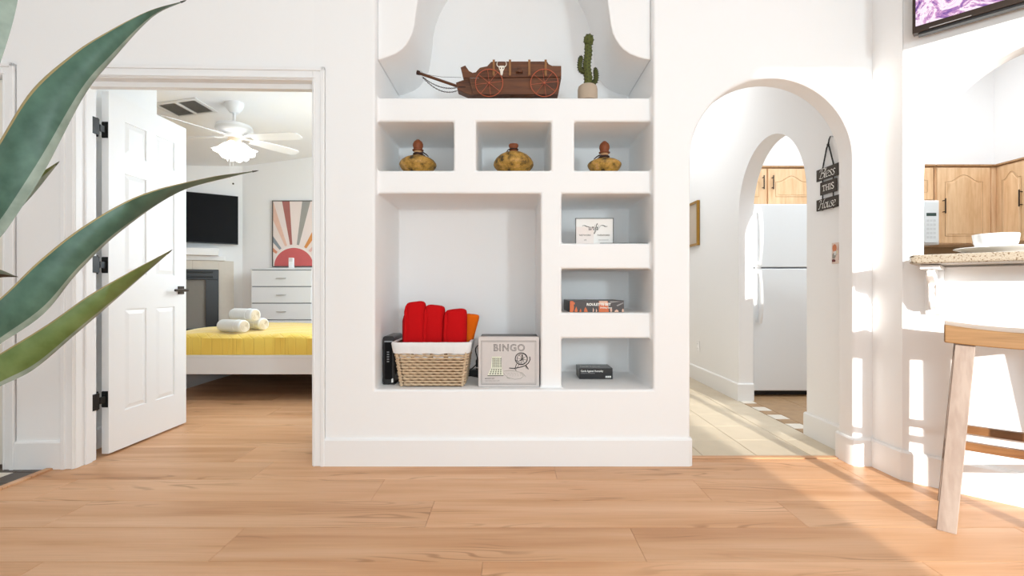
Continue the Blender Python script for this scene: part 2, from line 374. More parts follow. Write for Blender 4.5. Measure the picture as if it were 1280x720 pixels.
# short return wall and the 45 degree bar wall
mb = MB(); mb.prism([(1.897,YW+.004),(1.906,2.342),(1.975,2.412),(1.975,2.653),(1.897,2.653)], 0, 3.3, axis='z'); struct('wall_return', mb, M['plaster'], smooth=0)
BA = Vector((1.905, 2.343, 0)); BR_ = math.atan2(-.717, .697); BT = .11; BL = 1.65
bc, br, bz, bs, bv = .5135, .4425, 1.485, 1.03, .50
bar = structe('wall_bar', BA, BR_)
mb = MB(); mb.prism([(0,0),(BL,0),(BL,bs),(0,bs)], 0, BT, skip=(0,))
build('lower_wall', mb, M['plaster'], bar)
poly = [(0,bs), (bc-br,bs)]+arc(bc, bz, br, bv, 180, 0, 40)+[(bc+br,bs), (BL,bs), (BL,3.5), (0,3.5)]
n = len(poly); mb = MB(); mb.prism(poly, 0, BT, skip=(0, n-4, n-2))
build('arch_wall', mb, M['plaster'], bar, bevel=.008, seg=2, smooth=50)
# hall and kitchen shell
mb = MB(); mb.box(.86,.94, 2.653, 7.0, 0, 3.0); struct('wall_hall_left', mb, M['plaster'])
mb = MB(); mb.box(1.88, 2.0, 2.653, 3.061, 0, 3.6); 
struct('wall_hall_right', mb, M['plaster'])
hc, hr, hz, hv = 3.52, .459, 1.535, .512
poly = [(3.061,0)]+arc(hc, hz, hr, hv, 180, 0, 40)+[(3.979,0), (7.0,0), (7.0,3.6), (3.061,3.6)]
mb = MB(); n = len(poly); mb.prism(poly, 1.88, 2.0, axis='x', skip=(n-1, n-3)); struct('wall_hall_arch', mb, M['plaster'], bevel=.008, seg=2, smooth=50)
mb = MB(); mb.box(.86, 2.0, 7.0, 7.1, 0, 3.0); struct('wall_hall_end', mb, M['plaster'])
mb = MB(); mb.box(.86, 1.95, 2.653, 7.1, 3.0, 3.08); struct('ceiling_hall', mb, M['ceiling'])
mb = MB(); mb.box(2.0, 5.2, 5.05, 5.15, 0, 3.6); struct('wall_kitchen_back', mb, M['plaster'])
mb = MB(); mb.box(5.07, 5.2, .2, 5.05, 0, 3.6); struct('wall_kitchen_right', mb, M['plaster'])
mb = MB(); mb.box(1.9, 5.2, .2, 5.15, 3.6, 3.7); struct('ceiling_kitchen', mb, M['ceiling'])
mb = MB(); mb.box(3.12, 5.2, .1, .2, 0, 3.6); struct('wall_kitchen_near', mb, M['plaster'])
# living room shell behind and beside the camera
mb = MB(); mb.box(3.04, 3.14, -3.0, 1.20, 0, 3.5); struct('wall_right', mb, M['plaster'])
mb = MB(); mb.box(-3.6, -3.5, -3.0, 2.46, 0, 3.3); struct('wall_far_left', mb, M['plaster'])
mb = MB(); mb.box(-3.6, 1.695, -3.1, -3.0, 0, 3.3); mb.box(2.60, 3.14, -3.1, -3.0, 0, 3.3); mb.box(1.695, 2.60, -3.1, -3.0, 3.06, 3.3)
struct('wall_behind', mb, M['plaster'])
mb = MB(); mb.box(-3.6, 3.14, -3.1, 2.66, 3.3, 3.4); struct('ceiling', mb, M['ceiling'])

# doorway wall on the left, turned slightly towards the camera (local x runs to the right along the wall)
LW = structe('wall_left', (DX, YW, 0), R(1.8))
JL = -1.2165; WT = .118; HT = 2.03; D2 = -1.575
mb = MB(); poly = [(-2.6,0),(D2-.75,0),(D2-.75,HT),(D2,HT),(D2,0),(JL,0),(JL,HT),(0,HT),(0,3.3),(-2.6,3.3)]
mb.prism(poly, 0, WT, skip=(7,)); build('wall_panel', mb, M['plaster'], LW)
def casing(name, x0, x1, ztop, sides, y=0.0, w=.062, parent=LW):
    # stepped casing: flat board with a raised back band
    t = structe(name) if False else None
    mb = MB()
    def leg(xa, xb, za, zb):
        mb.box(xa, xb, y-.014, y+.002, za, zb)
    if 'l' in sides:
        mb.box(x0-w, x0, y-.013, y+.002, 0, ztop+w); mb.box(x0-w, x0-w+.020, y-.022, y+.002, 0, ztop+w); mb.box(x0-.012, x0-.004, y-.018, y, 0, ztop+.004)
    if 'r' in sides:
        mb.box(x1, x1+w, y-.013, y+.002, 0, ztop+w); mb.box(x1+w-.020, x1+w, y-.022, y+.002, 0, ztop+w); mb.box(x1+.004, x1+.012, y-.018, y, 0, ztop+.004)
    mb.box(x0, x1, y-.013, y+.002, ztop, ztop+w); mb.box(x0-w, x1+w, y-.022, y+.002, ztop+w-.020, ztop+w); mb.box(x0-.012, x1+.012, y-.018, y, ztop+.004, ztop+.012)
    return build(name, mb, M['trim'], parent, bevel=.003, seg=2, merge=False)
c1 = casing('door_casing', JL, 0.0, HT, 'lr')
c2 = casing('door_casing', D2-.75, D2, HT, 'lr', w=.060)
# jamb boards with stops
mb = MB(); mb.box(JL-.004, JL+.004, -.006, WT+.003, 0, HT); mb.box(JL+.004, JL+.014, .045, .085, 0, HT)
mb.box(-.006, .02, -.006, WT+.003, 0, HT); mb.box(JL, 0, -.006, WT+.003, HT-.004, HT+.012); mb.box(JL, 0, .045, .085, HT-.030, HT)
build('door_jamb', mb, M['trim'], LW, bevel=.002, merge=False)

def baseboard(name, pts, side=1, h=.145, t=.014, parent=None):
    pts = [Vector((p[0], p[1])) for p in pts]; k = len(pts); off = []
    for i in range(k):
        ds = []
        if i > 0: d = (pts[i]-pts[i-1]).normalized(); ds.append(Vector((-d.y, d.x))*side)
        if i < k-1: d = (pts[i+1]-pts[i]).normalized(); ds.append(Vector((-d.y, d.x))*side)
        nrm = sum(ds, Vector((0,0))).normalized(); off.append(pts[i]+nrm*t/max(.35, nrm.dot(ds[0])))
    mb = MB()
    prof = [(0.0, 0.0), (1.0, 0.0), (1.0, h-.010), (.55, h), (0.0, h)]
    vs = []; q = len(prof)
    for a, o in zip(pts, off):
        for u, z in prof: p = a+(o-a)*u; vs.append((p.x, p.y, z))
    fs = []
    for i in range(k-1):
        for j in range(q):
            j2 = (j+1) % q; fs.append((i*q+j, i*q+j2, (i+1)*q+j2, (i+1)*q+j))
    fs.append(list(range(q))); fs.append([(k-1)*q+j for j in range(q)][::-1])
    mb.add(vs, fs); o = build(name, mb, M['trim'], parent, smooth=25)
    if parent is None: o['kind'] = 'structure'
    return o
baseboard('baseboard_left', [(D2+.06,0), (JL-.062,0)], -1, parent=LW)
baseboard('baseboard_back', [(DX+.06, YW), (.925, YW), (.936, YW+.006), (.94, YW+.018), (.94, 2.653)], -1)
d = Vector((.697, -.717)); bend = Vector((BA.x, BA.y))+d*BL
baseboard('baseboard_bar', [(1.88, 2.653), (1.806, 2.653), (1.802, 2.64), (1.800, YW+.02), (1.806, YW+.005), (1.82, YW), (1.895, YW), (1.904, 2.343), (bend.x, bend.y)], -1)
baseboard('baseboard_hall_near', [(2.0, 3.061), (1.88, 3.061), (1.88, 2.66)], -1)
baseboard('baseboard_hall_far', [(1.88, 6.98), (1.88, 3.979), (2.0, 3.979)], -1)

# ------------------------------------------------------------------ floors
mb = MB(); mb.box(-3.6, 3.14, -3.1, 2.655, -.06, -.009); mb.box(-6.0, .86, 2.655, 6.5, -.06, -.009)
floor = struct('floor', mb, M['subfloor'])
PW = .2351; PL = 1.5; _pm = {}
def plank(x0, x1, y0, y1, mat=None, name='plank', parent=None, top=0.0, th=.008, gap=.0005, ch=.0016):
    L, W = round(x1-x0, 4), round(y1-y0, 4); key = (L, W, name)
    if key not in _pm:
        hx, hy = L/2-gap, W/2-gap
        me = bpy.data.meshes.new(name)
        v = [(sx*hx, sy*hy, -th) for sx, sy in ((-1,-1),(1,-1),(1,1),(-1,1))]+[(sx*hx, sy*hy, -ch*.6) for sx, sy in ((-1,-1),(1,-1),(1,1),(-1,1))]+[(sx*(hx-ch), sy*(hy-ch), 0) for sx, sy in ((-1,-1),(1,-1),(1,1),(-1,1))]
        f = [(8,9,10,11)]
        for a in (0, 4):
            for i in range(4): j = (i+1) % 4; f.append((a+i, a+j, a+4+j, a+4+i))
        me.from_pydata(v, [], f); me.materials.append(mat); me.validate(); _pm[key] = me
    o = bpy.data.objects.new(name, _pm[key]); C.objects.link(o); o.parent = parent; o.location = ((x0+x1)/2, (y0+y1)/2, top)
    return o
rows = {0: -.10, 1: -1.04, 2: -.34, 3: -.62, 4: .22, 5: -1.50, 6: -.95, 7: -2.1, 8: -1.3, 9: -1.8, 10: -1.1, 11: -2.0, -1: .55, -2: -.4, -3: .9, -4: 0.1}
for r in range(-4, 12):
    y0 = 1.405+PW*r; y1 = y0+PW
    if r <= 4: xa, xb = -2.365, 3.03
    else: xa, xb = -3.3, -.5
    j = rows[r]; j -= math.ceil((j-xa)/PL)*PL
    while j < xb:
        a, b2 = max(j, xa), min(j+PL, xb)
        if b2-a > .03: plank(a, b2, y0, y1, M['plank'], 'plank', floor)
        j += PL
for a, b2 in ((.94, 1.72), (1.72, 1.86)): plank(a, b2, 2.5807, 2.628, M['plank'], 'plank', floor)
mb = MB(); mb.box(-6.0, -.5, 1.405+PW*12, 6.4, -.01, -.0005); mb.box(-6.0, -3.3, 2.66, 1.405+PW*12, -.01, -.0005); mb.box(-2.365, 3.03, -3.0, 1.405-PW*4, -.01, -.0005)
build('far_planks', mb, M['plank'], floor, smooth=0)
# threshold strips
mb = MB(); mb.prism([(.94,0),(1.80,0),(1.80,.004),(.94,.004)], 2.628, 2.668); struct('trim_1', mb, M['plank'], bevel=.001)
mb = MB(); mb.box(-2.395, -2.362, .5, 2.47, -.002, .010); struct('trim_2', mb, M['plank'], bevel=.003)
# hall tile
mb = MB(); mb.box(.86, 1.885, 2.655, 7.0, -.06, -.003); hallfloor = struct('floor_hall', mb, M['grout'])
xt = [.94, 1.064, 1.3665, 1.669, 1.876]; y = 2.670; yt = [2.670]+[2.953+.3025*i for i in range(14)]
for i in range(len(xt)-1):
    for j in range(len(yt)-1):
        plank(xt[i], xt[i+1], yt[j], yt[j+1], M['tile'], 'tile', hallfloor, th=.006, gap=.0018, ch=.0012)
# kitchen tile with a checked border under the arch
mb = MB(); mb.box(1.885, 5.2, .2, 5.1, -.06, -.003); kfloor = struct('floor_kitchen', mb, M['grout'])
y = 3.08
k = 0
while y < 3.95:
    hgt = .115 if k % 2 == 0 else .1165
    plank(1.882, 1.988, y, min(y+hgt, 3.977), M['browntile'] if k % 2 == 0 else M['whitetile'], 'border_tile' if k % 2 == 0 else 'pale_border_tile', kfloor, th=.006, gap=.001, ch=.0012); y += hgt; k += 1
for i in range(5):
    for j in range(6): plank(1.99+.305*i, 1.99+.305*(i+1), 3.07+.305*j, 3.07+.305*(j+1), M['browntile'], 'floor_tile', kfloor, th=.006, gap=.0016, ch=.0012)
mb = MB(); mb.box(-3.5, -2.395, .4, 2.6, -.06, -.004); efloor = struct('floor_entry', mb, M['grout'])
for i in range(5):
    for j in range(8):
        x1 = -2.397-.13*i; y1 = 2.57-.135*j; wt = (i % 2 == 1 and j % 2 == 1)
        plank(x1-.13, x1, y1-.135, y1, M['whitetile'] if wt else M['darktile'], 'pale_floor_tile' if wt else 'dark_floor_tile', efloor, th=.006, gap=.0015, ch=.0012)

# ------------------------------------------------------------------ bedroom shell
def zc(x): return 2.552+.135*(x+3.583)
ms = MB()
ms.add([(-6.2, 2.666, zc(-6.2)), (-.5, 2.666, zc(-.5)), (-.5, 6.5, zc(-.5)), (-6.2, 6.5, zc(-6.2)), (-6.2, 2.666, zc(-6.2)+.05), (-.5, 2.666, zc(-.5)+.05), (-.5, 6.5, zc(-.5)+.05), (-6.2, 6.5, zc(-6.2)+.05)],
       [(0,1,2,3),(7,6,5,4),(0,4,5,1),(1,5,6,2),(2,6,7,3),(3,7,4,0)])
struct('ceiling_bedroom', ms, M['ceiling'], smooth=0)
mb = MB(); mb.box(-3.583, -.5, 6.38, 6.48, 0, 3.1); struct('wall_bedroom_back', mb, M['plaster2'])
CW0 = Vector((-3.583, 6.38)); cd = Vector((-.857, -.515)).normalized(); cend = CW0+cd*2.4
CWR = math.atan2(-cd.y, -cd.x)
cw = structe('wall_chimney', (CW0.x, CW0.y, 0), CWR)     # local x runs to the right, -x along the diagonal wall
mb = MB(); mb.box(-2.4, 0, 0, .12, 0, 2.7); build('wall_panel', mb, M['plaster2'], cw)
mb = MB(); mb.box(-6.2, -6.1, 2.66, 5.6, 0, 2.7); struct('wall_bedroom_left', mb, M['plaster2'])
mb = MB(); mb.box(-.6, -.5, 3.17, 6.4, 0, 3.1); struct('wall_bedroom_right', mb, M['plaster2'])
mb = MB(); mb.box(-6.2, -2.42, 2.70, 3.27, 0, 3.0); struct('wall_closet', mb, M['plaster2'])
baseboard('baseboard_closet', [(-2.42, 2.70), (-2.42, 3.27)], -1, h=.12)
baseboard('baseboard_bedroom', [(-3.583, 6.38), (-.6, 6.38)], -1, h=.12)

# ------------------------------------------------------------------ bedroom door (open, six panels) and entry door
def panel_door(name, loc, rotz, W, H, T, mat, hinge_side=1):
    # local: x along the door from the hinge, y thickness (0 .. T), z up
    d = structe(name, loc, rotz)
    cols = [(.115, .285), (.365, .535)]; s = W/.65; cols = [(a*s, b*s) for a, b in cols]
    rws = [(.215, .80), (1.005, 1.585), (1.70, 1.885)]
    xs_ = [0]+[q for c in cols for q in c]+[W]; zs_ = [0]+[q for c in rws for q in c]+[H]
    mb = MB()
    for i in range(len(xs_)-1):
        for k in range(len(zs_)-1):
            inp = (i % 2 == 1 and k % 2 == 1)
            y0, y1 = (.007, T-.007) if inp else (0, T)
            mb.box(xs_[i], xs_[i+1], y0, y1, zs_[k], zs_[k+1])
    build('door_leaf', mb, mat, d, smooth=0, merge=False)
    for a, b2 in cols:
        for c, e in rws:
            for yy, sg in ((.007, -1), (T-.007, 1)):
                m2 = MB(); g = .030; o = .006
                m2.add([(a+o,yy,c+o),(b2-o,yy,c+o),(b2-o,yy,e-o),(a+o,yy,e-o),(a+g,yy+sg*.006,c+g),(b2-g,yy+sg*.006,c+g),(b2-g,yy+sg*.006,e-g),(a+g,yy+sg*.006,e-g)],
                       [(4,5,6,7),(0,1,5,4),(1,2,6,5),(2,3,7,6),(3,0,4,7),(0,1,2,3)])
                build('door_panel', m2, mat, d, smooth=0)
    return d
DT = .039
# door stands open 90 degrees: local x -> +Y of the room
d1 = panel_door('door_1', (-2.245, 2.672, .012), R(89.6), .628, 2.018, DT, M['door'])
for hz_ in (1.815, 1.063, .316):
    z = hz_-.012; hg = MB()
    def leafp(y0, y1, x0):
        return [(y0, z-.043), (y1, z-.043), (y1, z+.043), (y0, z+.043)]
    # leaf on the door edge (faces the camera), barrel, and leaf on the jamb
    hg.prism([(.003,z-.045),(.034,z-.045),(.038,z-.041),(.038,z+.041),(.034,z+.045),(.003,z+.045)], -.0035, .0005, axis='x')
    h_o = build('hinge', hg, M['black'], d1, bevel=.001)
    bb = MB()
    for q in range(5): bb.lathe([(.0072,-.0075),(.0078,-.006),(.0078,.006),(.0072,.0075)], 12, (-.045, .025, z-.036+q*.018))
    bb.lathe([(.003,-.007),(.006,-.004),(.0055,0)], 10, (-.045,.025,z-.045)); bb.lathe([(.0055,0),(.006,.004),(.003,.007)], 10, (-.045,.025,z+.045))
    build('hinge_barrel', bb, M['black'], h_o)
    jl = MB(); jl.box(-.108, -.052, .0085, .0125, z-.045, z+.045); jl.box(-.054, -.048, .0085, .022, z-.043, z+.043); jl.box(-.040, .0, .012, .024, z-.018, z+.018)
    build('jamb_leaf', jl, M['black'], h_o, bevel=.0015)
    for q in (-.026, 0, .026):
        sc = MB(); sc.lathe([(.0035,0),(.003,.001)], 8, (0,0,0)); 
        sc.v = [(-.0035-v[2], .022+v[0], z+q+v[1]) for v in sc.v]; build('screw', sc, M['bronze'], h_o)
hd = MB(); hz_ = .92-.012; hx = .572
hd.box(hx-.026, hx+.026, -.009, 0, hz_-.027, hz_+.027); ho = build('door_handle', hd, M['bronze'], d1, bevel=.002)
lv = MB(); lv.tube([(hx,-.008,hz_),(hx,-.045,hz_)], .010, 12); lv.tube([(hx+.008,-.042,hz_),(hx-.02,-.045,hz_),(hx-.11,-.043,hz_)], [.009,.009,.008], 10)
build('lever', lv, M['bronze'], ho)
kb = MB(); kb.box(hx-.026, hx+.026, DT, DT+.009, hz_-.027, hz_+.027); kb.tube([(hx,DT+.008,hz_),(hx,DT+.05,hz_),(hx-.11,DT+.05,hz_)], .009, 10); build('rear_handle', kb, M['bronze'], d1, bevel=.001)
d2 = panel_door('door_2', (DX+(D2-.75)*1.0+.004, YW+(D2-.75)*math.sin(R(1.8))+.035, .012), R(1.8), .742, 2.012, .038, M['creamdoor'])
# ------------------------------------------------------------------ lettering helpers
def catmull(pts, n=7):
    pts = [Vector((p[0], p[1])) for p in pts]
    if len(pts) < 3: return pts
    q = [pts[0]*2-pts[1]]+pts+[pts[-1]*2-pts[-2]]; out = []
    for i in range(1, len(q)-2):
        for j in range(n):
            t = j/n; a, b, c, d = q[i-1], q[i], q[i+1], q[i+2]
            out.append(.5*((2*b)+(c-a)*t+(2*a-5*b+4*c-d)*t*t+(3*b-a-3*c+d)*t**3))
    out.append(pts[-1]); return out
def nib(mb, pts, M4, w=.12, ang=40, thin=.05, shear=.0, lift=0.0):
    # flat broad-nib stroke: local x,y in letter units mapped by M4 (a function to 3D)
    p = [Vector((a.x+a.y*shear, a.y)) for a in catmull(pts)]; nv = Vector((math.cos(R(ang)), math.sin(R(ang))))*w/2
    L = []; Rr = []
    for i, a in enumerate(p):
        t = (p[min(i+1, len(p)-1)]-p[max(i-1, 0)]).normalized(); nm = Vector((-t.y, t.x))
        k = nv.dot(nm); hw = max(abs(k), thin/2)
        L.append(a+nm*hw); Rr.append(a-nm*hw)
    vs = [M4(q) for q in L]+[M4(q) for q in Rr]; k = len(p)
    mb.add(vs, [(i, i+1, k+i+1, k+i) for i in range(k-1)])
GL = {'B': (.82, [[(.38,1.5),(.3,.8),(.12,0)], [(-.02,1.2),(.1,1.5),(.5,1.62),(.85,1.45),(.78,1.05),(.36,.85)], [(.36,.85),(.75,.75),(.82,.35),(.5,0),(.02,.12)]]),
      'H': (1.08, [[(-.05,1.25),(.12,1.55),(.36,1.45),(.24,.7),(.1,.05),(-.1,.1)], [(1.12,1.6),(.92,1.45),(.78,.7),(.74,.1),(.98,.08)], [(.22,.78),(.5,.86),(.82,.82)]]),
      'l': (.30, [[(.22,1.62),(.1,.6),(.06,.15),(.2,0),(.32,.12)]]),
      'e': (.52, [[(.06,.48),(.4,.62),(.42,.92),(.22,1.0),(.02,.65),(.04,.2),(.22,0),(.48,.2)]]),
      's': (.46, [[(.42,.86),(.26,1.0),(.08,.8),(.24,.5),(.36,.25),(.2,0),(-.04,.1)]]),
      'o': (.55, [[(.3,1.0),(.06,.8),(0,.35),(.18,0),(.42,.2),(.48,.65),(.3,1.0)]]),
      'u': (.62, [[(.02,.85),(.12,1.0),(.06,.35),(.14,0),(.34,.2),(.5,.95)], [(.5,1.0),(.42,.3),(.5,0),(.62,.12)]])}
def script_word(mb, word, M4, w=.15, shear=.18):
    x = 0; tot = sum(GL[c][0] for c in word)
    for c in word:
        for st in GL[c][1]: nib(mb, [(p[0]+x, p[1]) for p in st], M4, w=w, shear=shear, thin=.06)
        x += GL[c][0]
    return tot
def text_part(name, body, size, loc, mat, parent, rot=(R(90), 0, 0), align='CENTER', bold=0.0, shear=0.0, extrude=.0004, outline=0.0, space=1.0, sx=1.0):
    cu = bpy.data.curves.new(name, 'FONT'); cu.body = body; cu.size = size; cu.align_x = align; cu.align_y = 'CENTER'
    cu.offset = bold; cu.shear = shear; cu.extrude = extrude; cu.space_character = space; cu.resolution_u = 3
    if outline: cu.fill_mode = 'NONE'; cu.bevel_depth = outline; cu.bevel_resolution = 0; cu.extrude = 0
    t = bpy.data.objects.new(name, cu); C.objects.link(t)
    dg = bpy.context.evaluated_depsgraph_get(); dg.update()
    me = bpy.data.meshes.new_from_object(t.evaluated_get(dg)); me.name = name; me.materials.clear(); me.materials.append(mat)
    bpy.data.objects.remove(t); bpy.data.curves.remove(cu)
    o = bpy.data.objects.new(name, me); C.objects.link(o); o.parent = parent; o.location = loc; o.rotation_euler = rot; o.scale = (sx, 1, 1)
    return o
def sp(x, y, s): v = P(x, y, s); return v

# ------------------------------------------------------------------ covered wagon model on the top shelf
SZ = 1.9565
W0 = thing('model_wagon', 'dark wooden model wagon with orange wheels on the top shelf', 'model wagon', ((610-640)/230.5, 2.67, SZ))
wz = W0.location; s_ = 227.0
def wp(x, y):       # crop pixel (6.4x zoom) -> local x, z of the wagon
    px, py = 510+x/6.4, 70+y/6.4
    return ((px-640)/s_-wz.x, CH+(360-py)/s_-wz.z)
hw = .055
mb = MB(); mb.prism([wp(*p) for p in [(1200,318),(1224,185),(492,190),(520,318)]][::-1], -hw+.006, hw-.006); build('lower_box', mb, M['wagon'], W0, bevel=.002)
side = [(1222,184),(445,190),(425,110),(462,94),(492,138),(520,152),(545,148),(562,128),(578,112),(636,100),(650,84),(668,65),(690,63),(1108,62),(1122,84),(1150,97),(1222,98)]
for yy in (-hw, hw-.008):
    mb = MB(); mb.prism([wp(*p) for p in side], yy, yy+.008); build('side_board', mb, M['wagon'], W0, bevel=.001)
mb = MB(); q = [wp(*p) for p in [(655,90),(690,90),(690,180),(655,180)]]; mb.box(q[0][0], q[1][0], -hw+.008, hw-.008, q[2][1], q[0][1]); build('front_board', mb, M['wagon'], W0); mb = MB()
q = [wp(*p) for p in [(1204,100),(1220,184)]]; mb.box(q[0][0], q[1][0], -hw+.008, hw-.008, q[1][1], q[0][1]); build('end_board', mb, M['wagon'], W0)
mb = MB(); q = [wp(*p) for p in [(690,120),(1204,126)]]; mb.box(q[0][0], q[1][0], -hw+.008, hw-.008, q[1][1]-.02, q[0][1]-.01); build('floor_board', mb, M['wagon'], W0)
mb = MB(); mb.prism([wp(*p) for p in [(516,318),(478,308),(396,272),(384,216),(440,196),(500,190),(528,318)]], -hw*.6, hw*.6); build('front_hitch', mb, M['wagon'], W0, bevel=.002)
q0 = wp(390,235); q1 = wp(462,255); mb = MB(); mb.box(q0[0]+.01, q1[0], -hw*.6-.0012, -hw*.6, q1[1], q1[1]+.006); build('hitch_slot', mb, M['cord'], W0)
for x in (688, 816, 969, 1098):
    for yy in (-hw-.007, hw):
        a = wp(x-9, 178); b2 = wp(x+9, 52); mb = MB(); mb.box(a[0], b2[0], yy, yy+.007, a[1], b2[1]); build('side_post', mb, M['wagonpost'], W0, bevel=.001)
a, b2 = wp(68,115), wp(388,225); mb = MB(); mb.tube([(a[0],0,a[1]), (b2[0],0,b2[1])], .0085, 4, flat=.8); build('draft_pole', mb, M['wagon'], W0, smooth=0, bevel=.001)
mb = MB(); mb.tube([(a[0]-.003,0,a[1]+.001), (a[0]+.012,0,a[1]-.003)], [.0125,.0115], 10); build('pole_tip', mb, M['cord'], W0)
mb = MB(); c = wp(90,120); mb.tube([(c[0]+.012*math.cos(t), .006*math.sin(t), c[1]+.014*math.sin(t)) for t in [i*math.pi/8 for i in range(16)]], .0008, 5, closed=True); build('pole_ring', mb, M['chain'], W0)
def chain(pts, name):
    mb = MB(); p = [Vector(q) for q in pts]; k = len(p)
    for i in range(k-1):
        c = (p[i]+p[i+1])/2; d = (p[i+1]-p[i]); L = d.length*.72; d.normalize(); n1 = Vector((0,1,0)) if i % 2 else Vector((-d.z,0,d.x)); 
        mb.tube([c+d*L*math.cos(t)+n1*.0028*math.sin(t) for t in [j*math.pi/4 for j in range(8)]], .0012, 4, closed=True)
    build(name, mb, M['chain'], W0)
for yy, dip in ((-.02, 55), (.02, 85)):
    pts = []
    for i in range(27):
        t = i/26; x = 108+(385-108)*t; y = 150+(250-150)*t+dip*4*t*(1-t)*.62
        u = wp(x, y); pts.append((u[0], yy*t, u[1]))
    chain(pts, 'chain')
c0, c1 = wp(110,138), wp(430,190); mb = MB(); mb.tube([(c0[0],-.02,c0[1]), ((c0[0]+c1[0])/2,-.03,(c0[1]+c1[1])/2-.004), (c1[0],-hw,c1[1])], .0009, 5); build('rein', mb, M['chain'], W0)
def wheel(cx, yy):
    c = wp(cx, 240); r = 108/6.4/s_*1.0; wheelo = None
    mb = MB(); ring = [(c[0]+r*math.cos(t), yy, c[1]+r*math.sin(t)) for t in [i*math.pi/20 for i in range(40)]]
    mb.tube(ring, .0024, 6, closed=True); wo = build('wheel', mb, M['wheel'], W0)
    m2 = MB()
    for i in range(8):
        t = i*math.pi/4+.12; m2.tube([(c[0], yy, c[1]), (c[0]+r*math.cos(t), yy, c[1]+r*math.sin(t))], .0013, 5)
    build('spokes', m2, M['wheel'], wo)
    m3 = MB(); m3.tube([(c[0], yy-.004, c[1]), (c[0], yy+.004, c[1])], .005, 12); build('hub', m3, M['wheel'], wo)
for cx in (652, 1087):
    wheel(cx, -hw-.012); wheel(cx, hw+.012)
    c = wp(cx, 240); mb = MB(); mb.tube([(c[0], -hw-.01, c[1]), (c[0], hw+.01, c[1])], .003, 8); build('axle', mb, M['cord'], W0)
# cow skull, barrel relief
c = wp(750, 118); k = 1/6.4/s_
mb = MB()
def sk(pts, y0=-hw-.006, y1=-hw): mb.prism([(c[0]+p[0]*k, c[1]-p[1]*k) for p in pts][::-1], y0, y1)
sk([(-18,-18),(18,-18),(24,-4),(20,10),(12,22),(10,44),(6,58),(-6,58),(-10,44),(-12,22),(-20,10),(-24,-4)])
o = build('cow_skull', mb, M['bone'], W0, bevel=.0015); o['label'] = 'white cow skull ornament'
mb = MB()
for sx in (-1, 1):
    mb.tube([(c[0]+sx*p[0]*k, -hw-.004, c[1]-p[1]*k) for p in [(14,-8),(28,-12),(38,-26),(36,-44),(24,-56)]], [.0028,.0027,.0024,.0018,.0007], 7)
build('skull_horns', mb, M['bone'], o)
mb = MB()
for sx in (-1, 1): mb.lathe([(.0016,0),(.0014,.0006)], 8, (0,0,0)); 
mb = MB()
for sx in (-11, 11): mb.box(c[0]+(sx-4)*k, c[0]+(sx+4)*k, -hw-.0066, -hw-.006, c[1]-8*k, c[1]-(-2)*k)
build('eye_sockets', mb, M['cord'], o)
c = wp(890, 150); mb = MB(); mb.lathe([(.018,0),(.0205,.006),(.018,.012)], 14, (c[0], -hw-.001, c[1]-.005)); mb.lathe([(.006,0),(.007,.016),(.004,.02)], 10, (c[0], -hw-.004, c[1]+.006)); build('carved_boss', mb, M['wagon'], W0)
mb = MB(); mb.tube([(wp(820,322)[0], 0, wp(820,322)[1]), (wp(890,330)[0], 0, wp(890,330)[1]-.004), (wp(960,322)[0], 0, wp(960,322)[1])], .003, 6); build('under_rail', mb, M['cord'], W0)

# ------------------------------------------------------------------ cactus in a pot
cx = (734.5-640)/228; ct = thing('potted_cactus', 'small green spiny cactus in a beige pot at the right of the top shelf', 'cactus', (cx, 600/228, SZ))
u = 1/228.0
mb = MB(); mb.lathe([(.040,0),(.052,.004),(.054,.02),(.054,.062),(.050,.080),(.040,.088),(.034,.086),(.034,.07)], 28); build('pot', mb, M['pot'], ct)
mb = MB(); mb.lathe([(.001,.080),(.036,.080)], 20, close=False); build('soil', mb, M['soil'], ct)
def cactus_limb(name, pts, rs, parent, ribs=9):
    mb = MB(); pts = [Vector(p) for p in pts]; k = len(pts); n = ribs*2
    vs = []; up = None; sp_ = []
    for i, p in enumerate(pts):
        t = (pts[min(i+1,k-1)]-pts[max(i-1,0)]).normalized()
        uu = Vector((0,1,0)); uu = (uu-t*uu.dot(t)).normalized(); v = t.cross(uu)
        for q in range(n):
            a = 2*math.pi*q/n; rr = rs[i]*(1.0 if q % 2 == 0 else .86); d = uu*math.cos(a)+v*math.sin(a); vs.append(p+d*rr)
            if q % 2 == 0 and rs[i] > .004: sp_.append((p+d*rr, d, t, i, q))
    fs = [(i*n+q, i*n+(q+1) % n, (i+1)*n+(q+1) % n, (i+1)*n+q) for i in range(k-1) for q in range(n)]
    fs.append(list(range(n))[::-1]); fs.append([(k-1)*n+q for q in range(n)]); mb.add(vs, fs)
    o = build(name, mb, M['cactus'], parent, smooth=60)
    ms_ = MB(); rnd = random.Random(len(name)+k)
    for p, d, t, i, q in sp_:
        if (i+q//2) % 2: continue
        sd = d.cross(t).normalized()
        for j in range(3):
            dd = (d+t*rnd.uniform(-.5,.7)+sd*rnd.uniform(-.6,.6)).normalized(); L = rnd.uniform(.006,.010)
            e = t*.0011; f = sd*.0011; base = p-d*.0012
            ms_.add([base+e, base+f-e*.5, base-f-e*.5, base+dd*L], [(0,1,3),(1,2,3),(2,0,3)])
        ms_.ball(p-d*.0004, .0034, 6)
    so = build('spines', ms_, M['spine'], o, smooth=0); so['kind'] = 'stuff'
    return o
zz = lambda py: CH+(360-py)/228-SZ
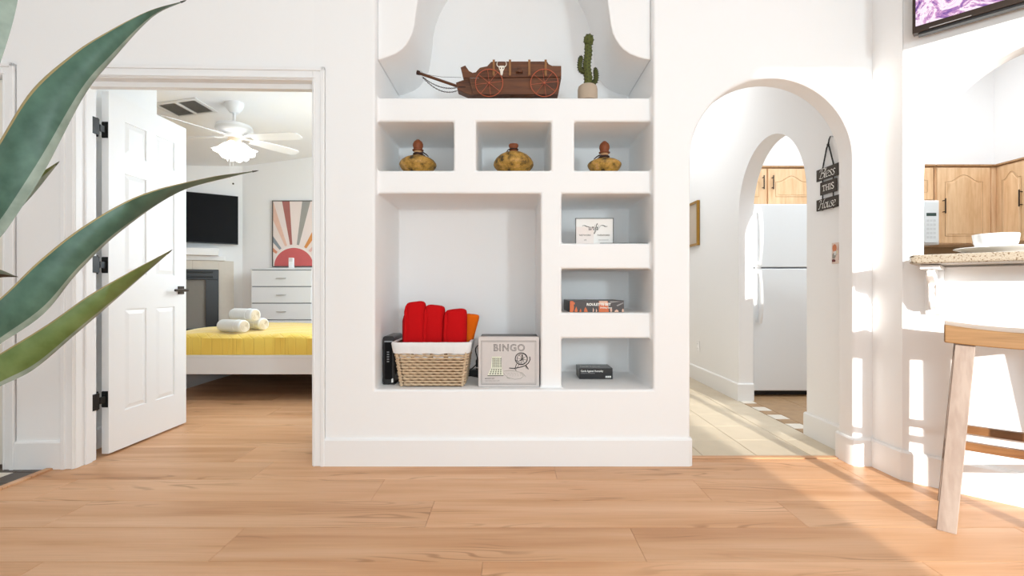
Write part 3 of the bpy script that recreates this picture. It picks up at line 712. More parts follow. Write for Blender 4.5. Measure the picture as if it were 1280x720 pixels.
cactus_limb('stem', [(0,0,.07)]+[(.0045*math.sin(i*.4),0,.075+(zz(58)-.075)*i/22) for i in range(23)]+[(.006,0,zz(56.5)),(.006,0,zz(55)),(.006,0,zz(52)),(.006,0,zz(49)),(.006,0,zz(46)),(.006,0,zz(44)),(.006,0,zz(43))],
            [.021]+[.0235-.0035*i/22 for i in range(23)]+[.016,.022,.0265,.0275,.0235,.015,.003], ct)
def curve3(pts, n=5):
    xs_ = [Vector(p) for p in pts]; q = [xs_[0]*2-xs_[1]]+xs_+[xs_[-1]*2-xs_[-2]]; out = []
    for i in range(1, len(q)-2):
        for j in range(n):
            t = j/n; a, b, c, d = q[i-1], q[i], q[i+1], q[i+2]
            out.append(.5*((2*b)+(c-a)*t+(2*a-5*b+4*c-d)*t*t+(3*b-a-3*c+d)*t**3))
    out.append(xs_[-1]); return out
p = curve3([(-.01,0,zz(90)),(-.026,-.002,zz(89.5)),(-.040,-.003,zz(87)),(-.043,-.003,zz(80)),(-.038,-.003,zz(74)),(-.036,-.003,zz(70))])
cactus_limb('arm', p, [.012]*4+[.0125]*(len(p)-9)+[.0115,.010,.008,.0055,.002], ct, 8)
p = curve3([(.006,0,zz(103)),(.026,-.002,zz(104)),(.041,-.003,zz(102)),(.046,-.003,zz(96)),(.044,-.003,zz(90)),(.040,-.003,zz(84.5))])
cactus_limb('arm', p, [.012]*4+[.0125]*(len(p)-9)+[.0115,.010,.008,.0055,.002], ct, 8)

# ------------------------------------------------------------------ three flask vases
def vase(label, px, top_py, halfw, neck_py, stopper, tie, s=222, grp='crackle glazed flask vases'):
    Zs = 1.566; v = thing('flask_vase', label, 'vase', ((px-640)/s, 600/s, Zs), 0, grp)
    z = lambda py: CH+(360-py)/s-Zs
    r = halfw/s; zs_ = z(neck_py); zm = z(206.5)
    prof = [(.001,0),(r*.45,0),(r*.66,zm*.25),(r*.84,zm*.55),(r*.96,zm*.82),(r,zm),(r*.98,zm+(zs_-zm)*.18),(r*.88,zm+(zs_-zm)*.45),(r*.70,zm+(zs_-zm)*.70),(r*.46,zm+(zs_-zm)*.90),(r*.26,zs_)]
    mb = MB(); mb.lathe(prof, 40, close=False); build('body', mb, M['vase'], v, smooth=60)
    return v, z, r, zs_
def knob_top(v, z, zs_, top_py, tie_dir):
    s = 222
    mb = MB(); nr = 5.0/s; zt = z(top_py); L = zt-zs_
    mb.lathe([(nr,zs_-.004),(nr*.95,zs_+L*.18),(nr*.98,zs_+L*.30),(nr*.9,zs_+L*.33)], 24, close=False); build('neck', mb, M['terralight'], v, smooth=50)
    mb = MB(); kr = 6.4/s
    mb.lathe([(nr*.9,zs_+L*.29),(nr*1.35,zs_+L*.31),(nr*1.4,zs_+L*.36),(nr*1.05,zs_+L*.40),(kr*.88,zs_+L*.48),(kr,zs_+L*.60),(kr*.98,zs_+L*.72),(kr*.8,zs_+L*.85),(kr*.5,zs_+L*.93),(kr*.36,zs_+L*.97),(kr*.2,zt),(.001,zt)], 26, close=False)
    build('stopper', mb, M['terracotta'], v, smooth=50)
    mb = MB(); zz_ = zs_+.006
    for q in range(2): mb.tube([((nr+.003)*math.cos(t), (nr+.003)*math.sin(t), zz_+q*.006+.001*math.sin(3*t)) for t in [i*math.pi/10 for i in range(20)]], .0035, 6, closed=True)
    d = tie_dir
    mb.tube([(d*nr*.4,-nr-.004,zz_+.004),(d*(nr+.012),-nr-.003,zz_+.006),(d*(nr+.026),-nr+.002,zz_-.002),(d*(nr+.040),-nr+.004,zz_-.014)], [.004,.004,.0035,.002], 6)
    mb.tube([(d*nr*.4,-nr-.004,zz_+.002),(d*(nr+.008),-nr-.006,zz_-.002),(d*(nr+.022),-nr-.002,zz_-.012)], [.004,.003,.0015], 6)
    build('neck_cord', mb, M['cord'], v)
v, z, r, zs_ = vase('stoppered mustard flask vase in the left small niche, below the wagon pole', 522.5, 174, 23, 195, True, 1); knob_top(v, z, zs_, 174.5, 1)
v, z, r, zs_ = vase('open-necked mustard flask vase without stopper in the middle small niche', 642, 181, 25, 190, False, 1)
mb = MB(); zt = z(180.5); L = zt-zs_; mb.lathe([(.022,zs_-.003),(.0205,zs_+L*.25),(.021,zs_+L*.45),(.027,zs_+L*.72),(.0275,zs_+L*.9),(.025,zt),(.019,zt-.002),(.017,zs_)], 26, close=False); build('neck', mb, M['terracotta'], v, smooth=50)
mb = MB(); mb.tube([(.0235*math.cos(t), .0235*math.sin(t), zs_+L*.3) for t in [i*math.pi/10 for i in range(20)]], .004, 6, closed=True); mb.tube([(-.01,-.026,zs_+L*.3),(-.03,-.028,zs_+.004),(-.045,-.026,zs_-.012)], [.003,.003,.0015], 6); build('neck_cord', mb, M['cord'], v)
v, z, r, zs_ = vase('smaller stoppered mustard flask vase in the right small niche, below the cactus', 755.5, 176, 21, 198.5, True, -1); knob_top(v, z, zs_, 176.5, -1)

# ------------------------------------------------------------------ wifi card and dark folder
wl = P(743.2, 305.2, 226); wf = thing('wifi_card', 'white wifi sign card in a thin dark frame on the right shelf', 'sign', (wl.x, wl.y, 1.175))
W2, H2 = 47.5/226, 33.2/226
mb = MB()
for x0, x1, z0, z1 in ((-W2/2,-W2/2+.003,0,H2),(W2/2-.003,W2/2,0,H2),(-W2/2,W2/2,H2-.003,H2),(-W2/2,W2/2,0,.002)): mb.box(x0,x1,0,.012,z0,z1)
build('frame', mb, M['tindark'], wf, merge=False)
mb = MB(); mb.box(-W2/2+.002,W2/2-.002,.004,.010,.001,H2-.002); build('card', mb, M['paper'], wf)
mb = MB(); mb.box(-W2/2+.003,-.004,.003,.0041,.002,H2-.048); build('left_panel', mb, M['paperwarm'], wf)
mb = MB(); us = .0185
m4 = lambda q: (q.x*us-.0335, .0022, q.y*us+H2-.066)
for st in [[(-2.2,1.25),(-1.5,1.35),(-.7,1.05),(0,1.0)], [(0,1.0),(.12,.7),(.14,.15),(.34,.0),(.56,.35),(.66,.9)], [(.66,.95),(.62,.3),(.8,0),(1.08,.4),(1.12,.95),(1.35,.75)],
           [(1.45,.55),(1.7,1.0),(1.62,.3),(1.78,.0),(2.1,.5)], [(2.1,.5),(2.5,1.5),(2.62,2.0),(2.42,1.6),(2.2,0),(2.0,-.9),(2.2,-1.0),(2.45,-.1),(2.5,.3)], [(2.15,.75),(2.45,.85),(2.7,.8)],
           [(2.6,.3),(2.95,1.0),(2.86,.3),(3.0,0),(3.3,.5),(3.8,1.3),(4.6,1.35),(5.4,1.05),(6.0,1.1)]]:
    nib(mb, [(a*.92, b) for a, b in st], m4, w=.24, thin=.07, shear=.15)
nib(mb, [(1.86,1.38),(1.95,1.45)], m4, w=.22, thin=.16); nib(mb, [(3.05,1.42),(3.14,1.5)], m4, w=.22, thin=.16)
build('script_lettering', mb, M['ink'], wf, smooth=0, merge=False)
text_part('lettering', 'NETWORK', .013, (-.052, .0022, .052), M['greyink'], wf); text_part('lettering', 'PASSWORD', .013, (.050, .0022, .052), M['greyink'], wf)
text_part('lettering', 'wifi', .010, (-.052, .0022, .026), M['greyink'], wf)
mb = MB(); mb.box(.022,.078,.002,.004,.0255,.0268); build('password_line', mb, M['greyink'], wf)
fl = thing('black_tablet', 'thin black tablet lying flat beside the wifi sign', 'tablet', ((778-640)/226, 2.66, 1.175))
mb = MB(); mb.box(-.145+.015,.145,-.04,.16,0,.006); build('case', mb, M['blackplastic'], fl, bevel=.002)
mb = MB(); mb.box(-.12,.135,-.03,.15,.006,.0065); build('screen', mb, M['screen'], fl)

# ------------------------------------------------------------------ roulette game box
rb = thing('roulette_box', 'flat brown and orange roulette set game box on the right shelf', 'board game', ((746-640)/228, 600/228, .802))
W3, H3, D3 = 68/228, 14.6/228, .30
mb = MB(); mb.box(-W3/2,W3/2,0,D3,0,H3); build('box', mb, plain('dark_brown_print', lin(58,40,32), .35, vary=.3, bscale=30), rb, bevel=.0015)
op = plain('orange_print', lin(226,108,38), .4, vary=.25, bscale=40); pk = plain('peach_print', lin(238,190,164), .4, vary=.2, bscale=40)
mb = MB(); xb = lambda t: -W3/2+(t-165)/(1205-165)*W3; zb = lambda y: H3-(y-80)/(325-80)*H3
pl = lambda m_, pts, d=-.0006: m_.prism([(xb(a), zb(b)) for a, b in pts][::-1], d, 0)
pl(mb, [(175,90),(235,90),(240,140),(250,220),(240,300),(225,322),(168,322)])
build('orange_band', mb, op, rb, smooth=0)
for pts in ([(292,205),(318,290),(310,318),(262,318),(258,295)], [(378,245),(392,300),(385,318),(358,318),(356,300)], [(470,215),(500,270),(512,318),(438,318),(445,265)], [(240,105),(268,130),(262,165),(246,160)], [(725,95),(895,95),(905,180),(915,320),(725,320)]):
    mb = MB(); pl(mb, pts); build('flame_print', mb, op, rb, smooth=0)
for pts in ([(612,225),(632,270),(628,318),(606,318)], [(672,240),(692,290),(686,318),(664,318)], [(935,245),(975,245),(978,290),(968,318),(945,318)], [(1065,265),(1100,295),(1098,318),(1025,318),(1030,290)], [(1185,245),(1200,280),(1200,318),(1165,318),(1165,275)], [(728,90),(890,90),(880,170),(740,170)]):
    mb = MB(); pl(mb, pts, -.0009); build('glass_print', mb, pk, rb, smooth=0)
mb = MB(); pl(mb, [(925,95),(1140,95),(1060,110),(960,125)]); pl(mb, [(1060,180),(1190,120),(1190,140),(1080,200)]); build('sheen_print', mb, plain('grey_print', lin(150,142,138), .4), rb, smooth=0)
text_part('title_lettering', 'ROULETTE SET', .0195, (xb(720), -.0014, zb(163)), M['signwhite'], rb, bold=.0007, sx=1.02)
text_part('lettering', 'Drinking Game', .0105, (xb(860), -.0014, zb(230)), M['signwhite'], rb, bold=.0003)
# ------------------------------------------------------------------ black card game box
cb = thing('card_game_box', 'small black card game box with white lettering in the lowest right niche', 'board game', ((745-640)/213, 600/213, .40))
W4, H4, D4 = 41.5/213, 13.6/213, .146
mb = MB(); mb.box(-W4/2,W4/2,0,D4,0,H4); build('box', mb, M['blackplastic'], cb, bevel=.001)
text_part('title_lettering', 'Cards Against Humanity', .0155, (-W4/2+.008, -.0008, H4*.74), M['signwhite'], cb, align='LEFT', bold=.0004, sx=.86)
text_part('lettering', 'A party game for horrible people.', .0085, (-W4/2+.008, -.0008, H4*.55), plain('light_grey_print', lin(170,170,170), .6), cb, align='LEFT', sx=.72)
for i in range(3):
    mb = MB(); x0 = W4/2-.042+i*.0115; mb.box(x0, x0+.010, -.0008, 0, H4*.13, H4*.13+.011); build('card_mark', mb, M['signwhite'], cb)
text_part('top_lettering', 'Cards Against', .05, (-W4/2+.012, D4*.42, H4+.0003), plain('pale_grey_print', lin(200,200,196), .6), cb, rot=(0,0,0), align='LEFT', bold=.001, sx=.42)
mb = MB(); mb.box(-W4/2-.0006,-W4/2,.03,.10,.012,H4-.016); build('side_label', mb, plain('grey_label', lin(110,108,102), .6), cb)

# ------------------------------------------------------------------ bingo tin
bs_ = 230.8; bg = thing('bingo_tin', 'grey bingo game tin with engraved pictures beside the towel basket', 'board game', ((636-640)/bs_, 600/bs_, .40))
W5, H5, D5 = 76.5/bs_, 62.5/bs_, .185
def rrect(x0, x1, z0, z1, r, n=5):
    p = []
    for cx_, cz_, a in ((x1-r, z1-r, 0), (x0+r, z1-r, 90), (x0+r, z0+r, 180), (x1-r, z0+r, 270)):
        for i in range(n+1): t = R(a+90*i/n); p.append((cx_+r*math.cos(t), cz_+r*math.sin(t)))
    return p
mb = MB(); mb.prism(rrect(-W5/2,W5/2,0,H5,.006), 0, .03); build('lid', mb, M['tin'], bg, bevel=.003)
mb = MB(); mb.prism(rrect(-W5/2+.006,W5/2-.004,0.001,H5-.003,.006), .03, D5); build('tin_body', mb, M['tindark'], bg, bevel=.002)
bx = lambda t: -W5/2+(t-20)/(770-20)*W5; bz_ = lambda y: H5-(y-50)/(660-50)*H5
def bl(m_, pts, w=.0011, closed=False):
    p = [(bx(a), -.0004, bz_(b)) for a, b in pts]; m_.tube(p, w*.6, 4, closed=closed, flat=1)
mb = MB(); bl(mb, [(58,100),(728,100),(728,628),(58,628)], .0022, True); bl(mb, [(70,113),(716,113),(716,616),(70,616)], .0010, True); build('engraved_border', mb, M['greyink'], bg, smooth=0)
text_part('title_lettering', 'BINGO', .052, (bx(398), -.0003, bz_(188)), plain('tin_letter_ink', lin(104,98,94), .6), bg, outline=.0011, space=1.12, sx=.98)
mb = MB(); mb.prism([(bx(a), bz_(b)) for a, b in [(190,292),(302,292),(310,432),(328,520),(135,520),(175,432)]][::-1], -.0006, 0); build('bingo_card_print', mb, M['creamprint'], bg, smooth=0)
mb = MB()
for i in range(5):
    for j in range(9):
        if j < 6: x0, x1, y0 = 196+i*24, 196+i*24+13, 308+j*20
        else: f = (j-6)/3; x0 = 178+i*28-f*26*(1-i*.22); x1 = x0+16; y0 = 446+(j-6)*24
        mb.prism([(bx(a), bz_(b)) for a, b in [(x0,y0),(x1,y0),(x1-2,y0+13),(x0-2,y0+13)]][::-1], -.0009, -.0003)
build('number_print', mb, M['ink'], bg, smooth=0)
mb = MB(); bl(mb, [(135,524),(330,524)], .0035); bl(mb, [(175,434),(312,434)], .001); build('card_shadow_line', mb, M['ink'], bg, smooth=0)
mb = MB(); circ = lambda cx_, cy_, rx_, ry_, n=24: [(cx_+rx_*math.cos(2*math.pi*i/n), cy_+ry_*math.sin(2*math.pi*i/n)) for i in range(n)]
bl(mb, circ(548,318,74,72), .004, True); bl(mb, circ(556,320,62,62), .0015, True); bl(mb, circ(540,318,40,50), .001, True)
for i in range(8):
    t = i*math.pi/4+.2; bl(mb, [(556,322),(556+62*math.cos(t), 322+62*math.sin(t))], .0016)
bl(mb, [(556,270),(562,325),(530,340)], .005); bl(mb, [(470,338),(500,345)], .003)
bl(mb, [(650,292),(655,330),(635,370),(600,400),(540,420),(460,436),(400,432)], .004); bl(mb, [(490,380),(470,440),(485,462)], .003); bl(mb, [(520,390),(490,440)], .002); bl(mb, [(600,395),(635,445)], .004); bl(mb, [(600,395),(612,440)], .002)
build('cage_print', mb, M['ink'], bg, smooth=0)
mb = MB(); bl(mb, [(330,470),(400,462),(480,470),(560,490),(600,535)], .0016); bl(mb, [(330,490),(350,520),(380,545),(470,570),(540,560),(575,530),(540,490)], .0014); bl(mb, [(370,550),(410,560)], .002)
for i in range(6): bl(mb, [(350+i*36, 486+4*(i % 2)), (390+i*30, 505+6*(i % 3)), (370+i*34, 530)], .0008)
build('cloth_print', mb, M['greenprint'], bg, smooth=0)
text_part('lettering', 'BINGO SET', .0095, (bx(103), -.0004, bz_(560)), M['ink'], bg, align='LEFT', sx=1.1); text_part('lettering', 'TRADITIONAL FAMILY GAME', .0065, (bx(100), -.0004, bz_(588)), M['greyink'], bg, align='LEFT', sx=.95)

# ------------------------------------------------------------------ towel basket
sb = 233.5; bk = thing('wicker_basket', 'woven seagrass basket with folded white liner in the large niche', 'basket', ((538.5-640)/sb, 2.572+.135, .40))
bw, tw, bd, td, bh = 81/sb/2, 95/sb/2, .115, .135, .240
def per(t, f, inset=0.0):
    # point on the rounded rectangle perimeter at height fraction f
    hx = bw+(tw-bw)*f-inset; hy = bd+(td-bd)*f-inset; r = .03
    Ls = [2*(hx-r), math.pi*r/2, 2*(hy-r), math.pi*r/2]*2; T = t % 1*sum(Ls); cs = [(hx-r, -hy+r, -90), (hx-r, hy-r, 0), (-hx+r, hy-r, 90), (-hx+r, -hy+r, 180)]
    sides = [((-hx+r,-hy),(1,0),(0,-1)), ((hx,-hy+r),(0,1),(1,0)), ((hx-r,hy),(-1,0),(0,1)), ((-hx,hy-r),(0,-1),(-1,0))]
    for i in range(8):
        if T <= Ls[i] or i == 7:
            if i % 2 == 0:
                p, d, n_ = sides[i//2]; return Vector((p[0]+d[0]*T, p[1]+d[1]*T, 0)), Vector((n_[0], n_[1], 0))
            c_ = cs[i//2]; a = R(c_[2])+T/r; return Vector((c_[0]+r*math.cos(a), c_[1]+r*math.sin(a), 0)), Vector((math.cos(a), math.sin(a), 0))
        T -= Ls[i]
mb = MB(); NP = 60; vs = []
for f in (0, 1):
    for i in range(NP): p, n_ = per(i/NP, f, .008); vs.append((p.x, p.y, .004+f*(bh-.004)))
mb.add(vs, [(i, (i+1) % NP, NP+(i+1) % NP, NP+i) for i in range(NP)]+[list(range(NP))[::-1]]); build('basket_core', mb, M['weavedark'], bk, smooth=60)
NR, NS, ST = 14, 224, 28
for rI in range(NR):
    f = (rI+.5)/NR; pts = []
    for i in range(NS):
        p, n_ = per(i/NS, f); ph = i/NS*ST*2*math.pi+(math.pi if rI % 2 else 0)
        pts.append(p+n_*(.0050*math.sin(ph)-.002)+Vector((0,0,.006+(bh-.02)*f+.0014*math.sin(ph+1))))
    mb = MB(); mb.tube(pts, .0066, 6, closed=True, flat=.8); build('woven_strand', mb, M['weave'], bk, smooth=60)
for k in range(4):
    p0, _ = per((k*2+1-.0)/8.0, 0); 
for f0 in (-1, 1):
    for g0 in (-1, 1):
        mb = MB(); mb.tube([(f0*(bw-.010), g0*(bd-.010), .004), (f0*(bw-.010+(tw-bw)*.76), g0*(bd-.010+(td-bd)*.76), bh*.76)], .0075, 8); build('corner_stake', mb, M['weave'], bk)
mb = MB(); vs = []; prof = [(-.004,bh-.055),(.004,bh-.056),(.0065,bh-.03),(.007,bh-.004),(.004,bh+.003),(-.006,bh+.004),(-.012,bh-.01),(-.014,bh-.09)]
NL = 96
for i in range(NL):
    t = i/NL
    for u_, z_ in prof:
        p, n_ = per(t, z_/bh); wv_ = .0016*math.sin(i*.9)+.001*math.sin(i*2.3)
        vs.append((p.x+n_.x*(u_+.0065+wv_), p.y+n_.y*(u_+.0065+wv_), z_+(.002*math.sin(i*.7) if z_ < bh-.05 else 0)))
q = len(prof); mb.add(vs, [(i*q+j, ((i+1) % NL)*q+j, ((i+1) % NL)*q+j+1, i*q+j+1) for i in range(NL) for j in range(q-1)]); build('liner', mb, M['cotton'], bk, smooth=60)
def blanket(label, px, top, hwid, lean, yo, mat, z0=0.0, name='rolled_blanket', grp='rolled fleece blankets', depth=.9, seed=0):
    # a rolled blanket standing in the basket: squashed roll with a soft folded top and one lapped edge
    rnd = random.Random(seed); s = 228.0
    x = (px-640)/s; r = hwid/s; H = CH+(360-top)/s-.412-z0
    o = thing(name, label, 'blanket', (x-lean*H, yo, .412+z0), 0, grp)
    n = 28; vs = []; rings = [(0,.90),(.04,.98),(.3,1.0),(.6,1.0),(.85,1.0),(.93,.985),(.965,.94),(.985,.84),(.997,.62),(1.0,.3)]
    for f, k in rings:
        for i in range(n):
            a = 2*math.pi*i/n; se = .62
            ca, sa = math.cos(a), math.sin(a)
            dx = math.copysign(abs(ca)**se, ca)*r*k; dy = math.copysign(abs(sa)**.8, sa)*r*depth*k
            wob = 1+.018*math.sin(f*9+seed)+.012*math.sin(3*a+f*6+seed)
            tilt = (.003*ca*seed_sign(seed)) if f > .9 else 0
            vs.append((lean*H*f+dx*wob, dy*wob, H*f+tilt))
    k = len(rings); fs = [(i*n+q, i*n+(q+1) % n, (i+1)*n+(q+1) % n, (i+1)*n+q) for i in range(k-1) for q in range(n)]
    fs.append(list(range(n))[::-1]); fs.append([(k-1)*n+q for q in range(n)])
    mb = MB(); mb.add(vs, fs); build('roll', mb, mat, o, smooth=70, subsurf=1)
    # lapped free edge on the front left flank
    mb = MB(); pts = [(lean*H*f-r*.80, -r*depth*.80, H*f) for f in (.05,.3,.6,.88,.95)]; mb.tube(pts, [.010,.012,.012,.011,.004], 8); build('free_edge', mb, mat, o, smooth=60)
    return o
def seed_sign(s): return 1 if s % 2 else -1
yb = bk.location.y
blanket('red fleece blanket roll, tallest and leftmost at the front of the basket', 518.5, 377, 13.0, .030, yb-.040, M['red'], seed=1, depth=.8)
blanket('red fleece blanket roll in the middle front of the basket', 542.5, 381.5, 13.2, .04, yb-.030, M['red'], seed=2, depth=.8)
blanket('red fleece blanket roll beside the orange one in the basket', 569, 386.5, 14.6, .03, yb-.030, M['red'], seed=3, depth=.75)
blanket('deep red blanket roll half hidden behind the tallest red roll', 511, 391.5, 12, -.005, yb+.04, M['darkred'], seed=4)
blanket('orange fleece blanket roll at the right end of the basket', 588, 394, 10.5, .26, yb+.045, M['orange'], z0=.07, seed=6)

# ------------------------------------------------------------------ modem, power strip and cables
ml = P(486, 481, 226); md = thing('modem', 'upright black modem at the left end of the large niche', 'modem', (-.683, ml.y, .40))
mb = MB(); mb.prism(rrect(-.031,.031,.004,.268,.012), 0, .20); build('case', mb, M['blackplastic'], md, bevel=.004)
mb = MB(); mb.prism(rrect(-.020,.020,.03,.235,.006), -.003, .001); build('front_panel', mb, M['screen'], md, bevel=.001)
mb = MB(); mb.box(-.022,.022,-.0045,-.002,.236,.243); build('status_light_bar', mb, plain('grey_plastic', lin(150,155,160), .4), md)
for i in range(5):
    mb = MB(); mb.box(-.008,.004,-.0036,-.0028,.125+i*.013,.132+i*.013); build('indicator', mb, plain('grey_mark', lin(120,122,124), .5) if i == 0 else bpy.data.materials['grey_mark'], md)
mb = MB(); mb.box(.016,.026,-.0008,.0,.012,.035); build('sticker', mb, M['paper'], md)
mb = MB(); mb.box(-.033,.033,.005,.19,0,.006); build('foot', mb, M['blackplastic'], md)
for i in range(7):
    mb = MB(); mb.box(.0305,.0318,.03+i*.022,.04+i*.022,.05,.22); build('side_slot', mb, M['screen'], md)
ps = thing('power_strip', 'black power strip with cables between basket and bingo tin', 'power strip', (-.19, 2.93, .40))
mb = MB(); mb.box(-.16,.14,-.03,.03,0,.04); build('strip', mb, M['blackplastic'], ps, bevel=.004)
mb = MB(); mb.box(-.03,.04,-.025,.02,.04,.10); build('adapter', mb, M['blackplastic'], ps, bevel=.004)
mb = MB(); mb.box(-.026,.036,-.03,-.025,.05,.056); build('adapter_trim', mb, M['steel'], ps)
mb = MB(); mb.tube(curve3([(-.02,0,.10),(-.03,-.02,.17),(.02,-.04,.20),(.10,-.04,.19),(.16,0,.15)]), .0035, 7); mb.tube(curve3([(.03,0,.1),(.05,-.03,.16),(.02,-.05,.12),(-.04,-.05,.06),(-.08,-.06,.02),(.02,-.10,.006),(.12,-.12,.006)]), .0035, 7)
build('cable', mb, M['blackplastic'], ps, smooth=60)
# ------------------------------------------------------------------ hall wall: hanging sign, switch plate, gold picture, outlet
HX = 1.88
sg = thing('hanging_sign', 'three-board hanging sign with white lettering on the hall wall', 'sign', (HX, 2.838, 1.52), R(-90))
# local x runs to the right as one faces the wall (towards the camera), local y into the wall, z up
SWX = lambda Y: -(Y-2.838)
def board(y0, y1, z0, z1):
    x0, x1 = SWX(y0), SWX(y1); mb = MB(); mb.box(x0, x1, -.016, -.008, z0-1.52, z1-1.52)
    return build('board', mb, M['signwood'], sg, bevel=.0012), x0, x1
b1, x0, x1 = board(2.940, 2.737, 1.583, 1.653)
mb = MB(); us = .0345; script_word(mb, 'Bless', lambda q: (x0+.026+q.x*us*1.62, -.0166, 1.594-1.52+q.y*us), w=.115, shear=.12); build('bless_lettering', mb, M['signwhite'], b1, smooth=0, merge=False)
b2, x0, x1 = board(2.905, 2.762, 1.494, 1.570)
mb = MB()
def serif_T(x, h, w):
    mb.prism([(x+w*.42,0),(x+w*.58,0),(x+w*.58,h),(x+w*.42,h)], -.0166, -.0162); mb.prism([(x,h*.88),(x+w,h*.88),(x+w,h),(x,h)], -.0166, -.0162)
    for a in (x, x+w-.003): mb.prism([(a,h*.74),(a+.003,h*.74),(a+.003,h),(a,h)], -.0166, -.0162)
    mb.prism([(x+w*.25,0),(x+w*.75,0),(x+w*.75,.003),(x+w*.25,.003)], -.0166, -.0162)
def serif_I(x, h, w):
    mb.prism([(x+w*.3,0),(x+w*.7,0),(x+w*.7,h),(x+w*.3,h)], -.0166, -.0162)
    for z_ in (0, h-.003): mb.prism([(x,z_),(x+w,z_),(x+w,z_+.003),(x,z_+.003)], -.0166, -.0162)
def serif_H(x, h, w):
    for a in (x, x+w-.011): serif_I(a, h, .011)
    mb.prism([(x+.004,h*.46),(x+w-.004,h*.46),(x+w-.004,h*.55),(x+.004,h*.55)], -.0166, -.0162)
lh = .036; xx = x0+.022; serif_T(xx, lh, .028); serif_H(xx+.031, lh, .031); serif_I(xx+.065, lh, .011)
for st in [[(.9,.85),(.6,1.0),(.2,.9),(.15,.68),(.5,.5),(.85,.32),(.8,.08),(.4,0),(.05,.15)]]:
    nib(mb, [(p[0]*.023, p[1]*lh) for p in st], lambda q: (xx+.081+q.x, -.0166, q.y), w=.007, ang=20, thin=.004)
for v_ in range(len(mb.v)): mb.v[v_] = (mb.v[v_][0], mb.v[v_][1], mb.v[v_][2]+1.514-1.52)
build('this_lettering', mb, M['signwhite'], b2, smooth=0, merge=False)
b3, x0, x1 = board(2.940, 2.737, 1.403, 1.470)
mb = MB(); us = .0335; script_word(mb, 'House', lambda q: (x0+.024+q.x*us*1.38, -.0166, 1.412-1.52+q.y*us), w=.12, shear=.12); build('house_lettering', mb, M['signwhite'], b3, smooth=0, merge=False)
for xs_ in (-.048, .048):
    mb = MB(); mb.tube([(xs_,-.012,1.40-1.52),(xs_,-.012,1.655-1.52)], .0035, 7); build('cord', mb, M['black'], sg)
mb = MB(); apex = (.0,-.010,.265); mb.tube([(-.048,-.011,.131),(-.045,-.011,.145),(-.012,-.012,.245),apex], .0042, 7); mb.tube([(.048,-.011,.131),(.045,-.011,.145),(.012,-.012,.245),apex], .0042, 7)
mb.tube([apex,(.010,-.012,.290),(.022,-.012,.305),(.030,-.006,.303)], [.0045,.004,.0035,.0025], 7); mb.ball((.0,-.011,.262), .008, 10); build('hanging_cord', mb, M['black'], sg)
mb = MB(); mb.tube([(.030,-.012,.303),(.030,0,.300)], .002, 7); build('nail', mb, M['steel'], sg)
sw = thing('switch_plate', 'small peach patterned plate on the hall wall below the hanging sign', 'wall plate', (HX, 2.775, 1.137), R(-90))
mb = MB(); mb.box(-.038,.038,-.007,0,-.061,.061); build('plate', mb, plain('peach_plate', lin(226,206,194), .5, vary=.05), sw, bevel=.002)
def disc(cx_, cz_, rx_, rz_, y0, m_, a0=0, a1=360, n=24):
    mb = MB(); p = arc(cx_, cz_, rx_, rz_, a0, a1, n); p = p[:-1] if a1-a0 == 360 else p; mb.prism(p, y0, y0+.0006); return mb
build('sun_print', disc(-.012,.030,.018,.022,-.0078,None), plain('sun_orange', lin(206,126,84), .6), sw, smooth=0)
build('rose_print', MB().prism([(.018,-.04),(.037,-.045),(.037,.055),(.024,.05),(.012,.02),(.024,-.005)], -.0077, -.0071), plain('dusty_rose', lin(204,168,158), .6), sw, smooth=0)
build('leaf_print', MB().prism([(.0,-.015),(.012,.0),(.018,.016),(.004,.010),(-.006,-.004)], -.0081, -.0071), plain('ivory_leaf', lin(240,232,200), .6), sw, smooth=0)
build('grey_print', MB().prism([(-.030,-.030),(-.012,-.032),(-.002,-.020),(-.006,-.002),(-.018,.004),(-.030,-.008)], -.0079, -.0071), plain('grey_sage', lin(150,146,136), .6), sw, smooth=0)
build('maroon_print', MB().prism([(-.034,-.050),(-.006,-.050),(-.004,-.040),(-.016,-.034),(-.034,-.036)], -.0082, -.0071), plain('maroon', lin(104,50,50), .6), sw, smooth=0)
mb = MB(); mb.box(-.006,.006,-.014,-.007,-.012,.012); build('toggle', mb, M['whiteplastic'], sw, bevel=.001)
gp = thing('gold_picture', 'gold framed picture at the far end of the hall wall', 'picture', (HX, 5.10, 1.59), R(-90))
gw, gh = .30, .225
mb = MB()
for a in ((-gw,-gw+.022,-gh,gh),(gw-.022,gw,-gh,gh),(-gw+.022,gw-.022,gh-.022,gh),(-gw+.022,gw-.022,-gh,-gh+.022)): mb.box(a[0],a[1],-.03,0,a[2],a[3])
build('frame', mb, M['gold'], gp, bevel=.003, merge=False)
mb = MB(); mb.box(-gw+.02,gw-.02,-.016,-.002,-gh+.02,gh-.02); build('print', mb, plain('sepia_print', lin(206,190,172), .5, vary=.25, bscale=5), gp)
ol = thing('wall_outlet', 'white electrical outlet low on the hall wall', 'outlet', (HX, 600/124.0, .35), R(-90))
mb = MB(); mb.box(-.035,.035,-.006,0,-.058,.058); build('plate', mb, M['whiteplastic'], ol, bevel=.002)
for z_ in (-.022, .022):
    so = build('socket', MB().prism(rrect(-.016,.016,z_-.014,z_+.014,.008), -.008, -.005), M['whiteplastic'], ol)
    mb = MB(); mb.box(-.008,-.0055,-.0084,-.0078,z_-.004,z_+.006); mb.box(.0055,.008,-.0084,-.0078,z_-.004,z_+.006); build('slot', mb, M['ink'], so)

